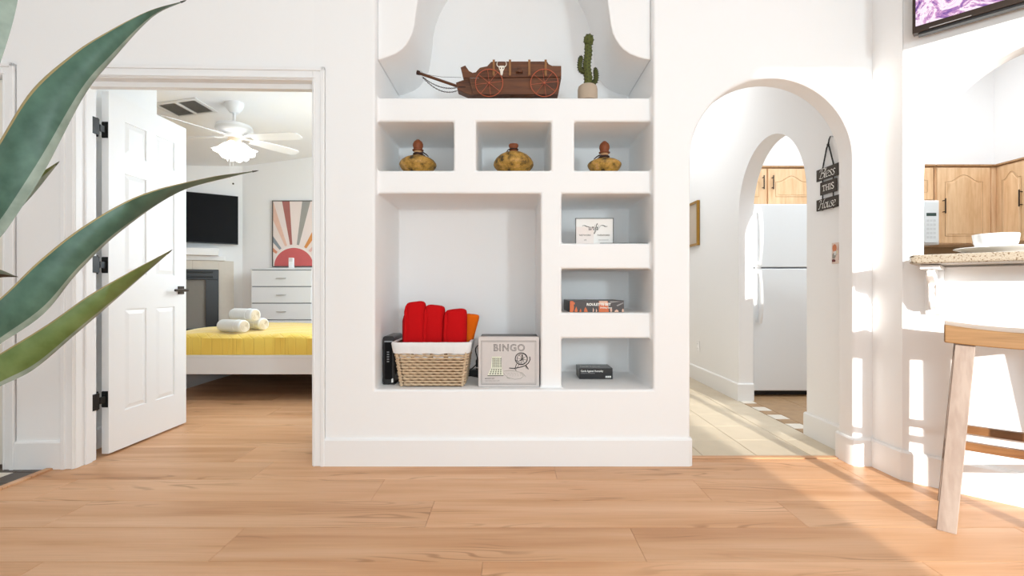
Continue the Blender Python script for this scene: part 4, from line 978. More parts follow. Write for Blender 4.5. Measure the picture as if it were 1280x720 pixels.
# ------------------------------------------------------------------ bar: counter, corbel, platter, bowl, television, stool
CZ = 1.079
def bl2w(x, y, z=0):            # bar-wall local -> world
    return Vector((BA.x+.697*x+.717*y, BA.y-.717*x+.697*y, z))
ctp = thing('bar_counter', 'speckled granite bar top running through the arched pass-through', 'counter', (BA.x, BA.y, CZ-.040), BR_)
rr = .03
poly = [(.054+rr,-.286),(BL,-.286),(BL,.30),(bc-br+.004,.30),(bc-br+.004,-.002),(.054,-.002),(.054,-.286+rr),(.054+rr*.3,-.286+rr*.3)]
mb = MB(); mb.prism(poly, 0, .040, axis='z'); build('slab', mb, M['granite'], ctp, bevel=.010, seg=3)
cbx = .118
cr = thing('corbel', 'white carved S-curve corbel holding up the bar top', 'corbel', bl2w(cbx, 0, .80), BR_)
mb = MB(); mb.box(-.032,.036,-.225,0,.218,.236); build('top_plate', mb, M['trim'], cr, bevel=.003)
mb = MB(); mb.box(-.032,.036,-.018,0,.012,.218); build('back_plate', mb, M['trim'], cr, bevel=.003)
prof = [(-.018,.218),(-.200,.218),(-.208,.205),(-.200,.188),(-.172,.175),(-.130,.165),(-.100,.140),(-.088,.110),(-.086,.080),(-.078,.052),(-.055,.036),(-.034,.038),(-.018,.050)]
mb = MB(); mb.prism(prof, -.011, .015, axis='x'); build('scroll', mb, M['trim'], cr, bevel=.004)
mb = MB()
for x_ in (-.011, .015): mb.tube([(x_,-.194,.198),(x_,-.165,.184),(x_,-.118,.165),(x_,-.094,.130),(x_,-.083,.085),(x_,-.066,.052)], .005, 6)
build('carved_rib', mb, M['trim'], cr)
pc = bl2w(.364, .06, CZ)
pt = thing('platter', 'wide white platter on the granite bar top', 'platter', pc)
mb = MB(); mb.lathe([(.001,.004),(.10,.004),(.105,0),(.115,0),(.118,.004),(.155,.020),(.182,.030),(.186,.033),(.182,.036),(.155,.027),(.12,.012),(.001,.011)], 48, close=False); build('dish', mb, M['ceramic'], pt, smooth=60)
bw_ = thing('serving_bowl', 'white shallow bowl standing on the platter', 'bowl', pc+Vector((-.066, -.004, .012)))
mb = MB(); mb.lathe([(.001,.004),(.036,.004),(.038,0),(.044,0),(.046,.006),(.062,.018),(.072,.042),(.077,.080),(.0745,.082),(.069,.046),(.059,.024),(.042,.014),(.001,.012)], 48, close=False); build('dish', mb, M['ceramic'], bw_, smooth=60)
# television above the bar
tv0 = .047; TW = 1.15; TH = .66
tv = thing('wall_television', 'flat television showing purple rocks above the bar arch', 'television', bl2w(tv0+TW/2, -.075, 2.125), BR_)
mb = MB(); mb.box(-TW/2,TW/2,-.012,.03,0,TH); build('case', mb, M['bronze'], tv, bevel=.003)
mb = MB(); mb.box(-TW/2+.012,TW/2-.012,-.0135,-.011,.030,TH-.012); so = None
m, n, l, b = nt('screen_picture'); tc = n.new('ShaderNodeTexCoord'); mp = n.new('ShaderNodeMapping'); mp.inputs['Scale'].default_value = (7, 7, 9); mp.inputs['Rotation'].default_value = (0, R(-28), 0)
l.new(tc.outputs['Object'], mp.inputs[0]); n1 = n.new('ShaderNodeTexNoise'); n1.inputs['Scale'].default_value = 1.6; n1.inputs['Detail'].default_value = 12; n1.inputs['Roughness'].default_value = .72; n1.inputs['Distortion'].default_value = 1.6
l.new(mp.outputs[0], n1.inputs['Vector'])
r_ = ramp(n, [(.30, lin(44,24,58)), (.40, lin(128,84,164)), (.47, lin(206,150,196)), (.52, lin(250,236,246)), (.60, lin(232,210,240)), (.66, lin(236,150,160)), (.74, lin(96,60,110))]); l.new(n1.outputs['Fac'], r_.inputs[0])
b.inputs['Base Color'].default_value = (.01,.01,.01,1); b.inputs['Roughness'].default_value = .2; l.new(r_.outputs[0], b.inputs['Emission Color']); b.inputs['Emission Strength'].default_value = 1.0
build('screen', mb, m, tv)
mb = MB(); mb.box(-TW/2+.02,TW/2-.02,-.004,.028,-.010,0); build('bottom_lip', mb, M['blackplastic'], tv)
mb = MB(); mb.box(-TW/2+.06,-TW/2+.20,-.0126,-.0119,.004,.007); build('trim_strip', mb, M['steel'], tv)
mb = MB(); mb.box(-.2,.2,.03,.075,.15,.5); build('wall_mount', mb, M['blackplastic'], tv)
# stool
sd = Vector((.74,-.672,0)).normalized(); dd = Vector((.672,.74,0)).normalized(); SR = math.atan2(sd.y, sd.x)
foot0 = Vector((1.676, 1.852, 0))
SL, SD = .50, .34           # spread of the feet
org = foot0+sd*SL/2+dd*SD/2
st = thing('bar_stool', 'wooden bar stool with saddle seat and pale splayed legs by the bar', 'stool', (org.x, org.y, 0), SR)
ST_ = .724
mb = MB(); sw2, sd2 = SL/2-.055+.062, SD/2-.05+.045; nx, ny = 20, 8; vs = []
for lay in (0, 1):
    for j in range(ny+1):
        for i in range(nx+1):
            x = -sw2+2*sw2*i/nx; y = -sd2+2*sd2*j/ny
            dip = .022*(1-(x/sw2)**2)
            z_ = (ST_+.070-dip) if lay else (ST_-.0+(-.012)*(1-(x/sw2)**2))
            vs.append((x, y, z_))
N1 = (nx+1)*(ny+1); fs = []
for j in range(ny):
    for i in range(nx):
        a = j*(nx+1)+i; fs.append((a, a+nx+1, a+nx+2, a+1)); fs.append((N1+a, N1+a+1, N1+a+nx+2, N1+a+nx+1))
for i in range(nx):
    fs.append((i, i+1, N1+i+1, N1+i)); a = ny*(nx+1)+i; fs.append((a+1, a, N1+a, N1+a+1))
for j in range(ny):
    a = j*(nx+1); fs.append((a+nx+1, a, N1+a, N1+a+nx+1)); a += nx; fs.append((a, a+nx+1, N1+a+nx+1, N1+a))
mb.add(vs, fs); build('seat', mb, M['seatwood'], st, bevel=.006, seg=3)
def sleg(sx, sy):
    b0 = Vector((sx*SL/2, sy*SD/2, 0)); t0 = Vector((sx*(SL/2-.055), sy*(SD/2-.05), ST_+.015)); hw_, hd_ = .029, .021
    mb = MB(); vs = []
    for c_ in (b0, t0):
        for a, b_ in ((-1,-1),(1,-1),(1,1),(-1,1)): vs.append((c_.x+a*hw_, c_.y+b_*hd_, c_.z))
    mb.add(vs, [(0,3,2,1),(4,5,6,7),(0,1,5,4),(1,2,6,5),(2,3,7,6),(3,0,4,7)]); build('leg', mb, M['legwood'], st, bevel=.003)
for sx in (-1, 1):
    for sy in (-1, 1): sleg(sx, sy)
def railx(z0, z1, y0, mat):
    f = (z0+z1)/2/ST_; xh = SL/2-.055*f-.02; yy = math.copysign(SD/2-.05*f, y0); mb = MB(); mb.box(-xh, xh, yy-.012, yy+.012, z0, z1); return build('stretcher', mb, mat, st, bevel=.002)
railx(.318, .350, -1, M['railwood']); railx(.318, .352, 1, M['railwood'])
for sx in (-1, 1):
    f = .22/ST_; xh = sx*(SL/2-.055*f); yh = SD/2-.05*f-.015; mb = MB(); mb.box(xh-.012, xh+.012, -yh, yh, .205, .237); build('stretcher', mb, M['railwood'], st, bevel=.002)

# ------------------------------------------------------------------ kitchen: fridge, cabinets, microwave
def bar_handle(parent, x, y, z0, z1, out=-1):
    mb = MB(); yo = y+out*.030; mb.tube([(x,yo,z0),(x,yo,z1)], .0058, 8)
    for z_ in (z0+.018, z1-.018): mb.tube([(x,y,z_),(x,yo,z_)], .0045, 8)
    return build('handle', mb, M['bronze'], parent)
fr = thing('refrigerator', 'white top-freezer refrigerator in the kitchen behind the arch', 'refrigerator', (2.45, 5.11, 0))
def fdoor(z0, z1, nm):
    mb = MB(); mb.box(-.376,.376,0,.055,z0,z1); return build(nm, mb, M['fridge'], fr, bevel=.008, seg=3)
FY = 600/145.5; fr.location.y = FY
mb = MB(); mb.box(-.372,.372,.062,.72,.05,1.650); build('cabinet', mb, M['fridge'], fr, bevel=.006)
mb = MB(); mb.box(-.36,.36,.09,.70,.0,.05); build('base_grille', mb, M['blackplastic'], fr)
fz = fdoor(1.114, 1.657, 'freezer_door'); fd = fdoor(.052, 1.102, 'fridge_door')
mb = MB(); mb.box(-.368,.368,.012,.062,1.100,1.116); build('door_gasket', mb, plain('grey_gasket', lin(96,100,106), .6), fr)
hxp = -.376+.045
def fhandle(z0, z1, par, wide_low):
    mb = MB(); pts = []
    for i in range(15):
        t = i/14; pts.append((hxp+.004*math.sin(math.pi*t), -.012-.030*math.sin(math.pi*t)**.6, z0+(z1-z0)*t))
    rs = [.016+(.010*((1-t) if wide_low else t)) for t in [i/14 for i in range(15)]]
    mb.tube(pts, rs, 10, flat=.7); build('handle', mb, M['whiteplastic'], par, smooth=60)
    mb = MB(); z_ = z0 if wide_low else z1
    for z_ in (z0+.012, z1-.012): mb.box(hxp-.022,hxp+.022,-.020,.002,z_-.016,z_+.016)
    build('handle_mount', mb, M['whiteplastic'], par, bevel=.004)
fhandle(1.135, 1.605, fz, False); fhandle(.64, 1.085, fd, True)
mb = MB(); mb.box(hxp-.035,hxp+.02,-.004,.02,1.098,1.118); build('hinge_cover', mb, M['steel'], fr)

def cathedral(parent, x0, x1, z0, z1, y, arch=True, handle=None, name='door'):
    # cabinet door with a raised panel whose top edge is a cathedral curve; faces -y
    mb = MB(); mb.box(x0, x1, y-.020, y, z0, z1); d = build(name, mb, M['cab'], parent, bevel=.003)
    g = min(.075, (x1-x0)*.16); gz = .070; xa, xb_, za, zt = x0+g, x1-g, z0+gz, z1-gz; W = xb_-xa; rise = min(.055, (z1-z0)*.14) if arch else 0
    pts = [(xa,za),(xb_,za)]
    for i in range(21):
        t = i/20; u = (t-.5)*2; c_ = 0 if abs(u) > .82 else .5*(1+math.cos(math.pi*u/.82)); pts.append((xb_-W*t, zt-rise*1.2+rise*c_*1.2))
    def off(p, k):
        cx_, cz_ = (xa+xb_)/2, (za+zt)/2; return (cx_+(p[0]-cx_)*(1-k/(W/2)), cz_+(p[1]-cz_)*(1-k/((zt-za)/2)))
    m2 = MB(); p1 = pts; p2 = [off(p, .006) for p in pts]; p3 = [off(p, .022) for p in pts]
    q = len(pts); m2.add([(p[0], y-.0205, p[1]) for p in p1]+[(p[0], y-.014, p[1]) for p in p2]+[(p[0], y-.0225, p[1]) for p in p3],
        [(i, (i+1) % q, q+(i+1) % q, q+i) for i in range(q)]+[(q+i, q+(i+1) % q, 2*q+(i+1) % q, 2*q+i) for i in range(q)]+[list(range(2*q, 3*q))])
    build('raised_panel', m2, M['cab'], d, smooth=25)
    m3 = MB(); m3.tube([(p[0], y-.0208, p[1]) for p in p1], .0022, 4, closed=True); build('panel_groove', m3, M['cabdark'], d)
    if handle is not None: bar_handle(d, handle[0], y-.020, handle[1], handle[2])
    return d
KY = 600/127.4
def cabinet(label, x0, x1, z0, z1, y, loc=None, rotz=0.0, depth=.32):
    t = thing('wall_cabinet', label, 'cabinet', loc if loc is not None else (x0, y, z0), rotz, 'light oak wall cabinets')
    W = x1-x0; mb = MB(); mb.box(0, W, 0, depth, 0, z1-z0); build('body', mb, M['cab'], t, bevel=.002)
    mb = MB(); mb.box(0, W, -.026, depth, z1-z0, z1-z0+.018); build('crown_strip', mb, M['cabdark'], t, bevel=.003)
    return t
t = cabinet('oak wall cabinet with two arched doors above the refrigerator', 2.02, 2.97, 1.745, 2.112, KY)
cathedral(t, .012, 2.486-2.02, .012, .355, 0, handle=(2.448-2.02, .150, .285)); cathedral(t, 2.503-2.02, .938, .012, .355, 0, handle=(2.540-2.02, .150, .285))
t = cabinet('short oak wall cabinet directly above the microwave', 3.36, 4.135, 1.79, 2.125, KY)
cathedral(t, .012, .38, .012, .32, 0, handle=(.345, .05, .17)); cathedral(t, .395, .755, .012, .32, 0, handle=(.43, .05, .17))
t = cabinet('tall oak wall cabinet in the corner beside the microwave', 4.147, 4.742, 1.36, 2.125, KY)
cathedral(t, .010, .525, .012, .750, 0, handle=(.062, .300, .445))
mb = MB(); mb.box(.545, .592, -.010, 0, 0, .765); build('corner_filler', mb, M['cab'], t)
t = cabinet('oak wall cabinet on the right kitchen wall, seen at an angle', 0, 1.30, 1.36, 2.125, 0, loc=(4.742, KY, 1.36), rotz=R(-90))
cathedral(t, .045, .300, .012, .750, 0, handle=(.268, .330, .485)); cathedral(t, .315, .80, .012, .750, 0, handle=(.36, .330, .485)); cathedral(t, .81, 1.29, .012, .75, 0, handle=(1.24, .33, .485))
mw = thing('microwave', 'white over-range microwave under the short oak cabinet', 'microwave', (3.745, KY-.08, 1.352))
mb = MB(); mb.box(-.375,.375,0,.40,0,.43); build('case', mb, M['whiteplastic'], mw, bevel=.006)
mb = MB(); mb.box(-.37,.20,-.022,0,.02,.41); dro = build('door', mb, M['whiteplastic'], mw, bevel=.004)
mb = MB(); mb.box(-.31,.12,-.024,-.021,.08,.35); build('window', mb, M['screen'], dro)
mb = MB(); mb.tube([(.17,-.024,.06),(.17,-.05,.09),(.17,-.05,.34),(.17,-.024,.37)], .010, 8); build('handle', mb, M['whiteplastic'], dro)
mb = MB(); mb.box(.215,.355,-.016,0,.02,.41); cpn = build('control_panel', mb, plain('pale_panel', lin(222,228,230), .4), mw, bevel=.002)
mb = MB(); mb.box(.238,.332,-.0175,-.0155,.275,.305); build('display', mb, plain('green_black_display', lin(44,72,70), .3), cpn)
for i in range(3):
    for j in range(5): mb = MB(); mb.box(.240+i*.032,.264+i*.032,-.0172,-.0158,.06+j*.040,.082+j*.040); build('button', mb, plain('button_grey', lin(206,212,214), .5) if 'button_grey' not in bpy.data.materials else bpy.data.materials['button_grey'], cpn)
# splash coloured tan to stand in for cabinet undersides and their shade
mb = MB(); mb.box(3.0, 5.07, 5.035, 5.05, .9, 1.37); sp_o = build('backsplash', mb, plain('shade_tan_splash', lin(176,146,110), .5, vary=.2, bscale=8), bpy.data.objects['wall_kitchen_back'])

# ------------------------------------------------------------------ bedroom
BY0 = 600/151.0
bd = thing('bed', 'low white bed with a yellow quilted cover seen through the bedroom doorway', 'bed', (-2.05, BY0, 0))
bx0, bx1, bd_ = -3.05+2.05, -1.0+2.05, 1.46
mb = MB(); mb.box(bx0, bx1, 0, .03, .22, .372); mb.box(bx0, bx1, -.004, .05, .355, .379); build('side_rail', mb, M['bedwhite'], bd, bevel=.003, merge=False)
mb = MB(); mb.box(bx0, bx1, bd_-.03, bd_, .22, .379); build('side_rail', mb, M['bedwhite'], bd, bevel=.003)
mb = MB(); mb.box(bx0, bx1, bd_-.06, bd_-.03, 0, .22); build('light_block_panel', mb, M['bedwhite'], bd)  # added out of sight to block light and darken under the bed
mb = MB(); mb.box(bx0, bx0+.03, .48, bd_, 0, .379); mb.box(bx0, bx0+.03, .03, .48, .22, .379); build('end_panel', mb, M['bedwhite'], bd, bevel=.003, merge=False)
mb = MB(); mb.box(bx1-.03, bx1, .0, bd_, 0, .9); build('headboard', mb, M['bedwhite'], bd, bevel=.003)
mb = MB(); mb.box(bx0+.03, bx1-.03, .03, bd_-.03, .28, .375); build('slat_base', mb, M['subfloor'], bd)
m, n, l, b = nt('quilted_yellow'); b.inputs['Roughness'].default_value = .92; b.inputs['Specular IOR Level'].default_value = .1; b.inputs['Base Color'].default_value = lin(240,204,96)
b.inputs['Sheen Weight'].default_value = .5; b.inputs['Sheen Roughness'].default_value = .4
tc = n.new('ShaderNodeTexCoord'); mp = n.new('ShaderNodeMapping'); mp.inputs['Rotation'].default_value = (0, 0, R(35)); l.new(tc.outputs['Object'], mp.inputs[0])
bk_ = n.new('ShaderNodeTexBrick'); bk_.inputs['Scale'].default_value = 5; bk_.inputs['Mortar Size'].default_value = .03; bk_.inputs['Mortar Smooth'].default_value = .8; l.new(mp.outputs[0], bk_.inputs['Vector'])
bp = n.new('ShaderNodeBump'); bp.inputs['Strength'].default_value = .45; bp.inputs['Distance'].default_value = .008; bp.invert = True; l.new(bk_.outputs['Fac'], bp.inputs['Height']); l.new(bp.outputs['Normal'], b.inputs['Normal'])
mb = MB(); nx, ny = 44, 30; vs = []
for j in range(ny+1):
    for i in range(nx+1):
        x = bx0+.012+(bx1-bx0-.05)*i/nx; y = .006+(bd_-.012)*j/ny
        ex = min(i, nx-i)/nx*(bx1-bx0); ey = min(j, ny-j)/ny*bd_; e = min(ex, ey); dr = .035*math.exp(-e/.03)
        vs.append((x, y, .552-dr+.004*math.sin(x*9+y*5)+.003*math.sin(x*17-y*13)))
fs = [(j*(nx+1)+i, j*(nx+1)+i+1, (j+1)*(nx+1)+i+1, (j+1)*(nx+1)+i) for j in range(ny) for i in range(nx)]
ring = [i for i in range(nx+1)]+[j*(nx+1)+nx for j in range(1, ny+1)]+[ny*(nx+1)+i for i in range(nx-1, -1, -1)]+[j*(nx+1) for j in range(ny-1, 0, -1)]
nb_ = len(vs)
for q, i in enumerate(ring): p = vs[i]; vs.append((p[0], p[1]+(.004*math.sin(q*.8) if p[1] < .1 else 0), .380))
for q in range(len(ring)):
    q2 = (q+1) % len(ring); fs.append((ring[q2], ring[q], nb_+q, nb_+q2))
fs.append([nb_+q for q in range(len(ring))]); mb.add(vs, fs); build('quilted_cover', mb, m, bd, smooth=60)
def towel_roll(label, px, py, s, ang, L=.27, r=.056, z=None):
    c_ = P(px, py, s); zz_ = z if z is not None else .553+r
    o = thing('rolled_towel', label, 'towel', (c_.x, c_.y, zz_), R(ang), 'rolled white towels on the bed')
    mb = MB(); n_ = 26; vs = []; xs_ = [(0,.80),(.004,.93),(.014,1.0),(.06,1.0),(.075,.975),(.09,1.0),(.16,1.01),(.25,1.0),(L-.012,.99),(L,.9)]
    for x_, k_ in xs_:
        for i in range(n_): a = 2*math.pi*i/n_; vs.append((-x_, r*k_*math.cos(a)*1.02, r*k_*math.sin(a)*.97))
    k = len(xs_); fs = [(i*n_+q, i*n_+(q+1) % n_, (i+1)*n_+(q+1) % n_, (i+1)*n_+q) for i in range(k-1) for q in range(n_)]+[[(k-1)*n_+q for q in range(n_)]]
    mb.add(vs, fs); build('roll', mb, M['towel'], o, smooth=60)
    mb = MB(); sp_ = [];
    for i in range(60): a = i*.42; rr_ = .006+(r*.86-.006)*i/59; sp_.append((.0015, rr_*math.cos(a), rr_*math.sin(a)))
    mb.tube(sp_, .0042, 5); build('spiral_end', mb, M['toweledge'], o, smooth=60)
    mb = MB(); mb.lathe([(.001,0),(r*.85,0)], 20, close=False); mb.v = [(-.001, v_[0], v_[1]) for v_ in mb.v]; build('end_fill', mb, M['toweledge'], o)
    mb = MB(); mb.tube([(-.070, r*.995*math.cos(a), r*.965*math.sin(a)) for a in [R(-40+i*20) for i in range(14)]], .004, 6); build('hem', mb, M['towel'], o)
    return o
towel_roll('front left rolled white towel of the pile of three on the bed', 305.5, 410.5, 147, -22)
towel_roll('right rolled white towel lying behind on the bed, end towards the dresser', 330, 411, 138, -24)
towel_roll('top rolled white towel resting on the two others', 319.5, 399.5, 143, -22, z=.553+.056+.090)
# dresser
ds = thing('dresser', 'tall white chest of drawers against the bedroom back wall', 'dresser', (-2.885, 6.0, 0))
dw = .375
mb = MB(); mb.box(-dw, dw, .018, .36, .04, 1.165); build('carcass', mb, M['dresser'], ds)
mb = MB(); mb.box(-dw-.008, dw+.008, -.004, .365, 1.165, 1.185); build('top', mb, M['dresser'], ds, bevel=.002)
mb = MB(); mb.box(-dw+.02, dw-.02, .03, .34, 0, .04); build('plinth', mb, M['dresser'], ds)
mb = MB(); mb.box(-dw+.005, dw-.005, .016, .0185, .06, 1.164); build('shadow_gap', mb, plain('grey_gap', lin(130,134,142), .7), ds)
for i in range(5):
    z1_ = 1.155-.2085*i; mb = MB(); mb.box(-dw+.002, dw-.002, 0, .018, z1_-.196, z1_); dr_ = build('drawer', mb, M['dresser'], ds, bevel=.002)
    mb = MB(); mb.tube([(-.055,0,z1_-.098),(-.050,-.022,z1_-.098),(.050,-.022,z1_-.098),(.055,0,z1_-.098)], .005, 6); build('handle', mb, M['steel'], dr_)
bt = thing('white_speaker', 'small white rectangular gadget standing on the dresser before the poster', 'gadget', ((361.5-640)/99, 6.12, 1.185))
mb = MB(); mb.prism(rrect(-.028,.028,0,.135,.008), -.02, .025); build('body', mb, M['whiteplastic'], bt, bevel=.004)
mb = MB(); mb.prism(rrect(-.024,.024,.085,.130,.006), -.022, -.019); build('face', mb, plain('grey_face', lin(216,214,214), .5), bt)
# poster
po = thing('sunburst_poster', 'framed sunburst poster with a red half sun above the dresser', 'poster', ((365.5-640)/95, 6.378, CH+(360-333.5)/95))
pw, ph = 54/95/2, 83.5/95
mb = MB(); mb.box(-pw+.004, pw-.004, -.022, -.002, .004, ph-.004); build('print', mb, plain('blush_paper', lin(240,226,220), .7, vary=.03), po)
mb = MB()
for a in ((-pw,-pw+.010,0,ph),(pw-.010,pw,0,ph),(-pw+.010,pw-.010,ph-.010,ph),(-pw+.010,pw-.010,0,.010)): mb.box(a[0],a[1],-.030,0,a[2],a[3])
build('frame', mb, M['tindark'], po, bevel=.001, merge=False)
def pp(name, pts, col, y=-.0232):
    mb = MB(); mb.prism(pts, y, y+.0012); build(name, mb, plain(name+'_ink', col, .7, vary=.12, bscale=20), po, smooth=0)
pp('white_halo', arc(0,.012,.277,.262,4,176,30), lin(248,238,230))
pp('half_sun', arc(0,.012,.258,.240,0,180,30), lin(214,104,102), y=-.0240)
def ray(name, a0, a1, r0, r1, col):
    # a ray is clipped to the sheet
    def pt(a, r): return (r*math.cos(R(a)), .012+r*math.sin(R(a)))
    p = [pt(a0, r0), pt(a0-.3, r1), pt(a1+.3, r1), pt(a1, r0)]
    lim = pw-.011; out = []
    def clip(poly, f):
        o = []
        for i in range(len(poly)):
            a, b_ = poly[i-1], poly[i]; fa, fb = f(a), f(b_)
            if (fa >= 0) != (fb >= 0): t = fa/(fa-fb); o.append((a[0]+(b_[0]-a[0])*t, a[1]+(b_[1]-a[1])*t))
            if fb >= 0: o.append(b_)
        return o
    for f in (lambda q: lim-q[0], lambda q: q[0]+lim, lambda q: ph-.011-q[1]): p = clip(p, f)
    if len(p) > 2: pp(name, p, col)
cols = [lin(226,152,120), lin(150,156,162), lin(240,200,180), lin(178,112,104), lin(166,164,158), lin(224,150,84), lin(236,190,180), lin(96,88,92)]
for (a, wd), c_ in zip([(142,3.2),(128,3.2),(111,3.0),(97,3.0),(79,3.2),(58,3.5),(43,3.2),(29,2.6)], cols): ray('ray', a-wd, a+wd, .285, 1.1, c_)
# television on the chimney wall
TVx = .02
bt2 = thing('bedroom_television', 'black flat television on the wall above the bedroom fireplace', 'television', (CW0.x+cd.x*.62-.515*-.0, CW0.y+cd.y*.62, 1.50), CWR+R(4))
mb = MB(); mb.box(-.56,.56,-.15,-.11,.0,.63); build('case', mb, M['blackplastic'], bt2, bevel=.004)
mb = MB(); mb.box(-.552,.552,-.1515,-.1495,.012,.622); build('screen', mb, M['screen'], bt2)
mb = MB(); mb.box(-.2,.2,-.11,.0,.2,.45); build('wall_mount', mb, M['blackplastic'], bt2)
# fireplace
fp = thing('fireplace', 'black glass-fronted fireplace with pale stone surround in the bedroom corner', 'fireplace', (CW0.x, CW0.y, 0), CWR)
mb = MB(); mb.box(-1.34,-.10,-.06,.0,.30,1.30); 
fx0, fx1 = -1.16, -.27
mb = MB(); mb.box(fx1,-.10,-.045,-.001,.02,1.285); mb.box(-1.34,fx0,-.045,-.001,.02,1.285); mb.box(fx0,fx1,-.045,-.001,1.17,1.285); build('stone_surround', mb, M['stone'], fp, bevel=.003, merge=False)
for x_ in (-.55, -.9): mb = MB(); mb.box(x_-.001, x_+.001, -.0462, -.0445, 1.171, 1.284); build('stone_joint', mb, M['grout'], fp)
mb = MB(); mb.box(-1.50,-.27,-.19,-.001,1.345,1.435); build('mantel_shelf', mb, M['trim'], fp, bevel=.004)
mb = MB(); mb.box(-1.42,-.20,-.075,-.001,1.287,1.345); build('mantel_moulding', mb, M['trim'], fp, bevel=.004)
mb = MB(); mb.box(fx0,fx1,-.075,-.04,1.04,1.17); mb.box(fx0,fx1,-.075,-.04,.20,.42); mb.box(fx0,fx0+.10,-.075,-.04,.42,1.04); mb.box(fx1-.14,fx1,-.075,-.04,.42,1.04); build('firebox_frame', mb, M['blackplastic'], fp, bevel=.003, merge=False)
for z_ in (1.135, 1.075, .34, .27): mb = MB(); mb.box(fx0+.03,fx1-.06,-.082,-.074,z_-.012,z_+.012); build('louver', mb, M['black'], fp, bevel=.002)
mb = MB(); mb.box(fx0+.10,fx1-.14,-.043,-.040,.42,1.04); build('firebox_back', mb, M['firebrick'], fp)
mb = MB(); mb.box(fx0+.10,fx1-.14,-.070,-.067,.42,1.04); build('glass_door', mb, M['glass'], fp)
mb = MB(); mb.tube([(-.72,-.058,.45),(-.72,-.058,.66)], .008, 6); mb.tube([(-1.0,-.058,.50),(-.70,-.058,.47)], .010, 6); mb.tube([(-.95,-.058,.43),(-.95,-.058,.52),(-.76,-.058,.52),(-.66,-.058,.47),(-.66,-.058,.43)], .009, 6); build('log_grate', mb, M['black'], fp)
# ceiling fan
FS = 132.0; fc = P(293, 360, FS); fz0 = zc(fc.x)
fan = thing('ceiling_fan', 'white ceiling fan with lit tulip glass shades in the bedroom', 'ceiling fan', (fc.x, fc.y, fz0))
g = lambda py: CH+(360-py)/FS-fz0
mb = MB(); mb.lathe([(.078,g(129)+.02),(.082,g(131)),(.070,g(136)),(.045,g(140.5)),(.038,g(141.5))], 28); build('canopy', mb, M['whiteplastic'], fan, smooth=50)
mb = MB(); mb.lathe([(.012,g(141)),(.012,g(154))], 12); build('downrod', mb, M['whiteplastic'], fan)
mb = MB(); mb.lathe([(.02,g(153)),(.10,g(155)),(.150,g(157.5)),(.158,g(160.5)),(.158,g(164)),(.140,g(167)),(.09,g(168.5)),(.085,g(172)),(.05,g(173))], 36); build('motor_housing', mb, M['whiteplastic'], fan, smooth=40)
mb = MB(); mb.lathe([(.1585,g(163.8)),(.160,g(162.3)),(.1585,g(160.8))], 36, close=False); build('housing_band', mb, M['vent'], fan)
for a in (-3, 57, 120, 178, 243):
    mb = MB(); mb.box(.07,.20,-.022,.022,g(171.2),g(170.6)); io = build('blade_bracket', mb, M['whiteplastic'], fan, rotz=R(a), bevel=.001)
    z_ = g(171.4); mb = MB(); vs = [(.16,-.050),(.30,-.062),(.52,-.066),(.62,-.058),(.645,-.03),(.645,.03),(.62,.058),(.52,.066),(.30,.062),(.16,.050)]
    k = len(vs); mb.add([(x_, y_, z_-y_*.20-.004) for x_, y_ in vs]+[(x_, y_, z_-y_*.20+.003) for x_, y_ in vs], [list(range(k))[::-1], list(range(k, 2*k))]+[(i, (i+1) % k, k+(i+1) % k, k+i) for i in range(k)])
    build('blade', mb, M['whiteplastic'], io, bevel=.001, smooth=0)
mb = MB(); mb.lathe([(.05,g(173)),(.060,g(175)),(.060,g(179)),(.045,g(182)),(.02,g(184))], 24); lk = build('light_kit', mb, plain('cream_fitter', lin(236,214,186), .4), fan, smooth=50)
for a in (-80, 10, 100, 190):
    mb = MB(); n_ = 24; vs = []; dr_ = Vector((math.cos(R(a)), math.sin(R(a)), 0)); ax = (dr_*.62+Vector((0,0,-.78))).normalized(); u_ = ax.cross(Vector((0,0,1))).normalized(); v_ = ax.cross(u_)
    base = dr_*.045+Vector((0,0,g(179.5)))
    prof = [(.0,.022),(.015,.034),(.045,.045),(.085,.052),(.115,.066),(.135,.082)]
    for h_, r_ in prof:
        for i in range(n_):
            t_ = 2*math.pi*i/n_; sc_ = 1+(.10*math.sin(6*t_) if h_ > .11 else .03*math.sin(6*t_) if h_ > .08 else 0)
            vs.append(base+ax*(h_+(.008*math.sin(6*t_) if h_ > .13 else 0))+(u_*math.cos(t_)+v_*math.sin(t_))*r_*sc_)
    k = len(prof); mb.add(vs, [(i*n_+q, i*n_+(q+1) % n_, (i+1)*n_+(q+1) % n_, (i+1)*n_+q) for i in range(k-1) for q in range(n_)]+[list(range(n_))[::-1]])
    build('glass_shade', mb, M['shade'], lk, smooth=60)
for dx, py in ((-.012, 222), (.018, 230)):
    mb = MB(); mb.tube([(dx,-.05,g(182)),(dx,-.05,g(py))], .0016, 5); pco = build('pull_chain', mb, M['whiteplastic'], fan); mb = MB(); mb.ball((dx,-.05,g(py)-.008), .009, 8); build('pull_knob', mb, M['bronze'] if py > 225 else M['whiteplastic'], pco)
fl_ = bpy.data.lights.new('fan_lamp', 'POINT'); fl_.energy = 1.2; fl_.shadow_soft_size = .12; fl_.color = (1,.95,.88); flo = bpy.data.objects.new('fan_lamp', fl_); C.objects.link(flo); flo.location = (fc.x, fc.y, fz0+g(212))
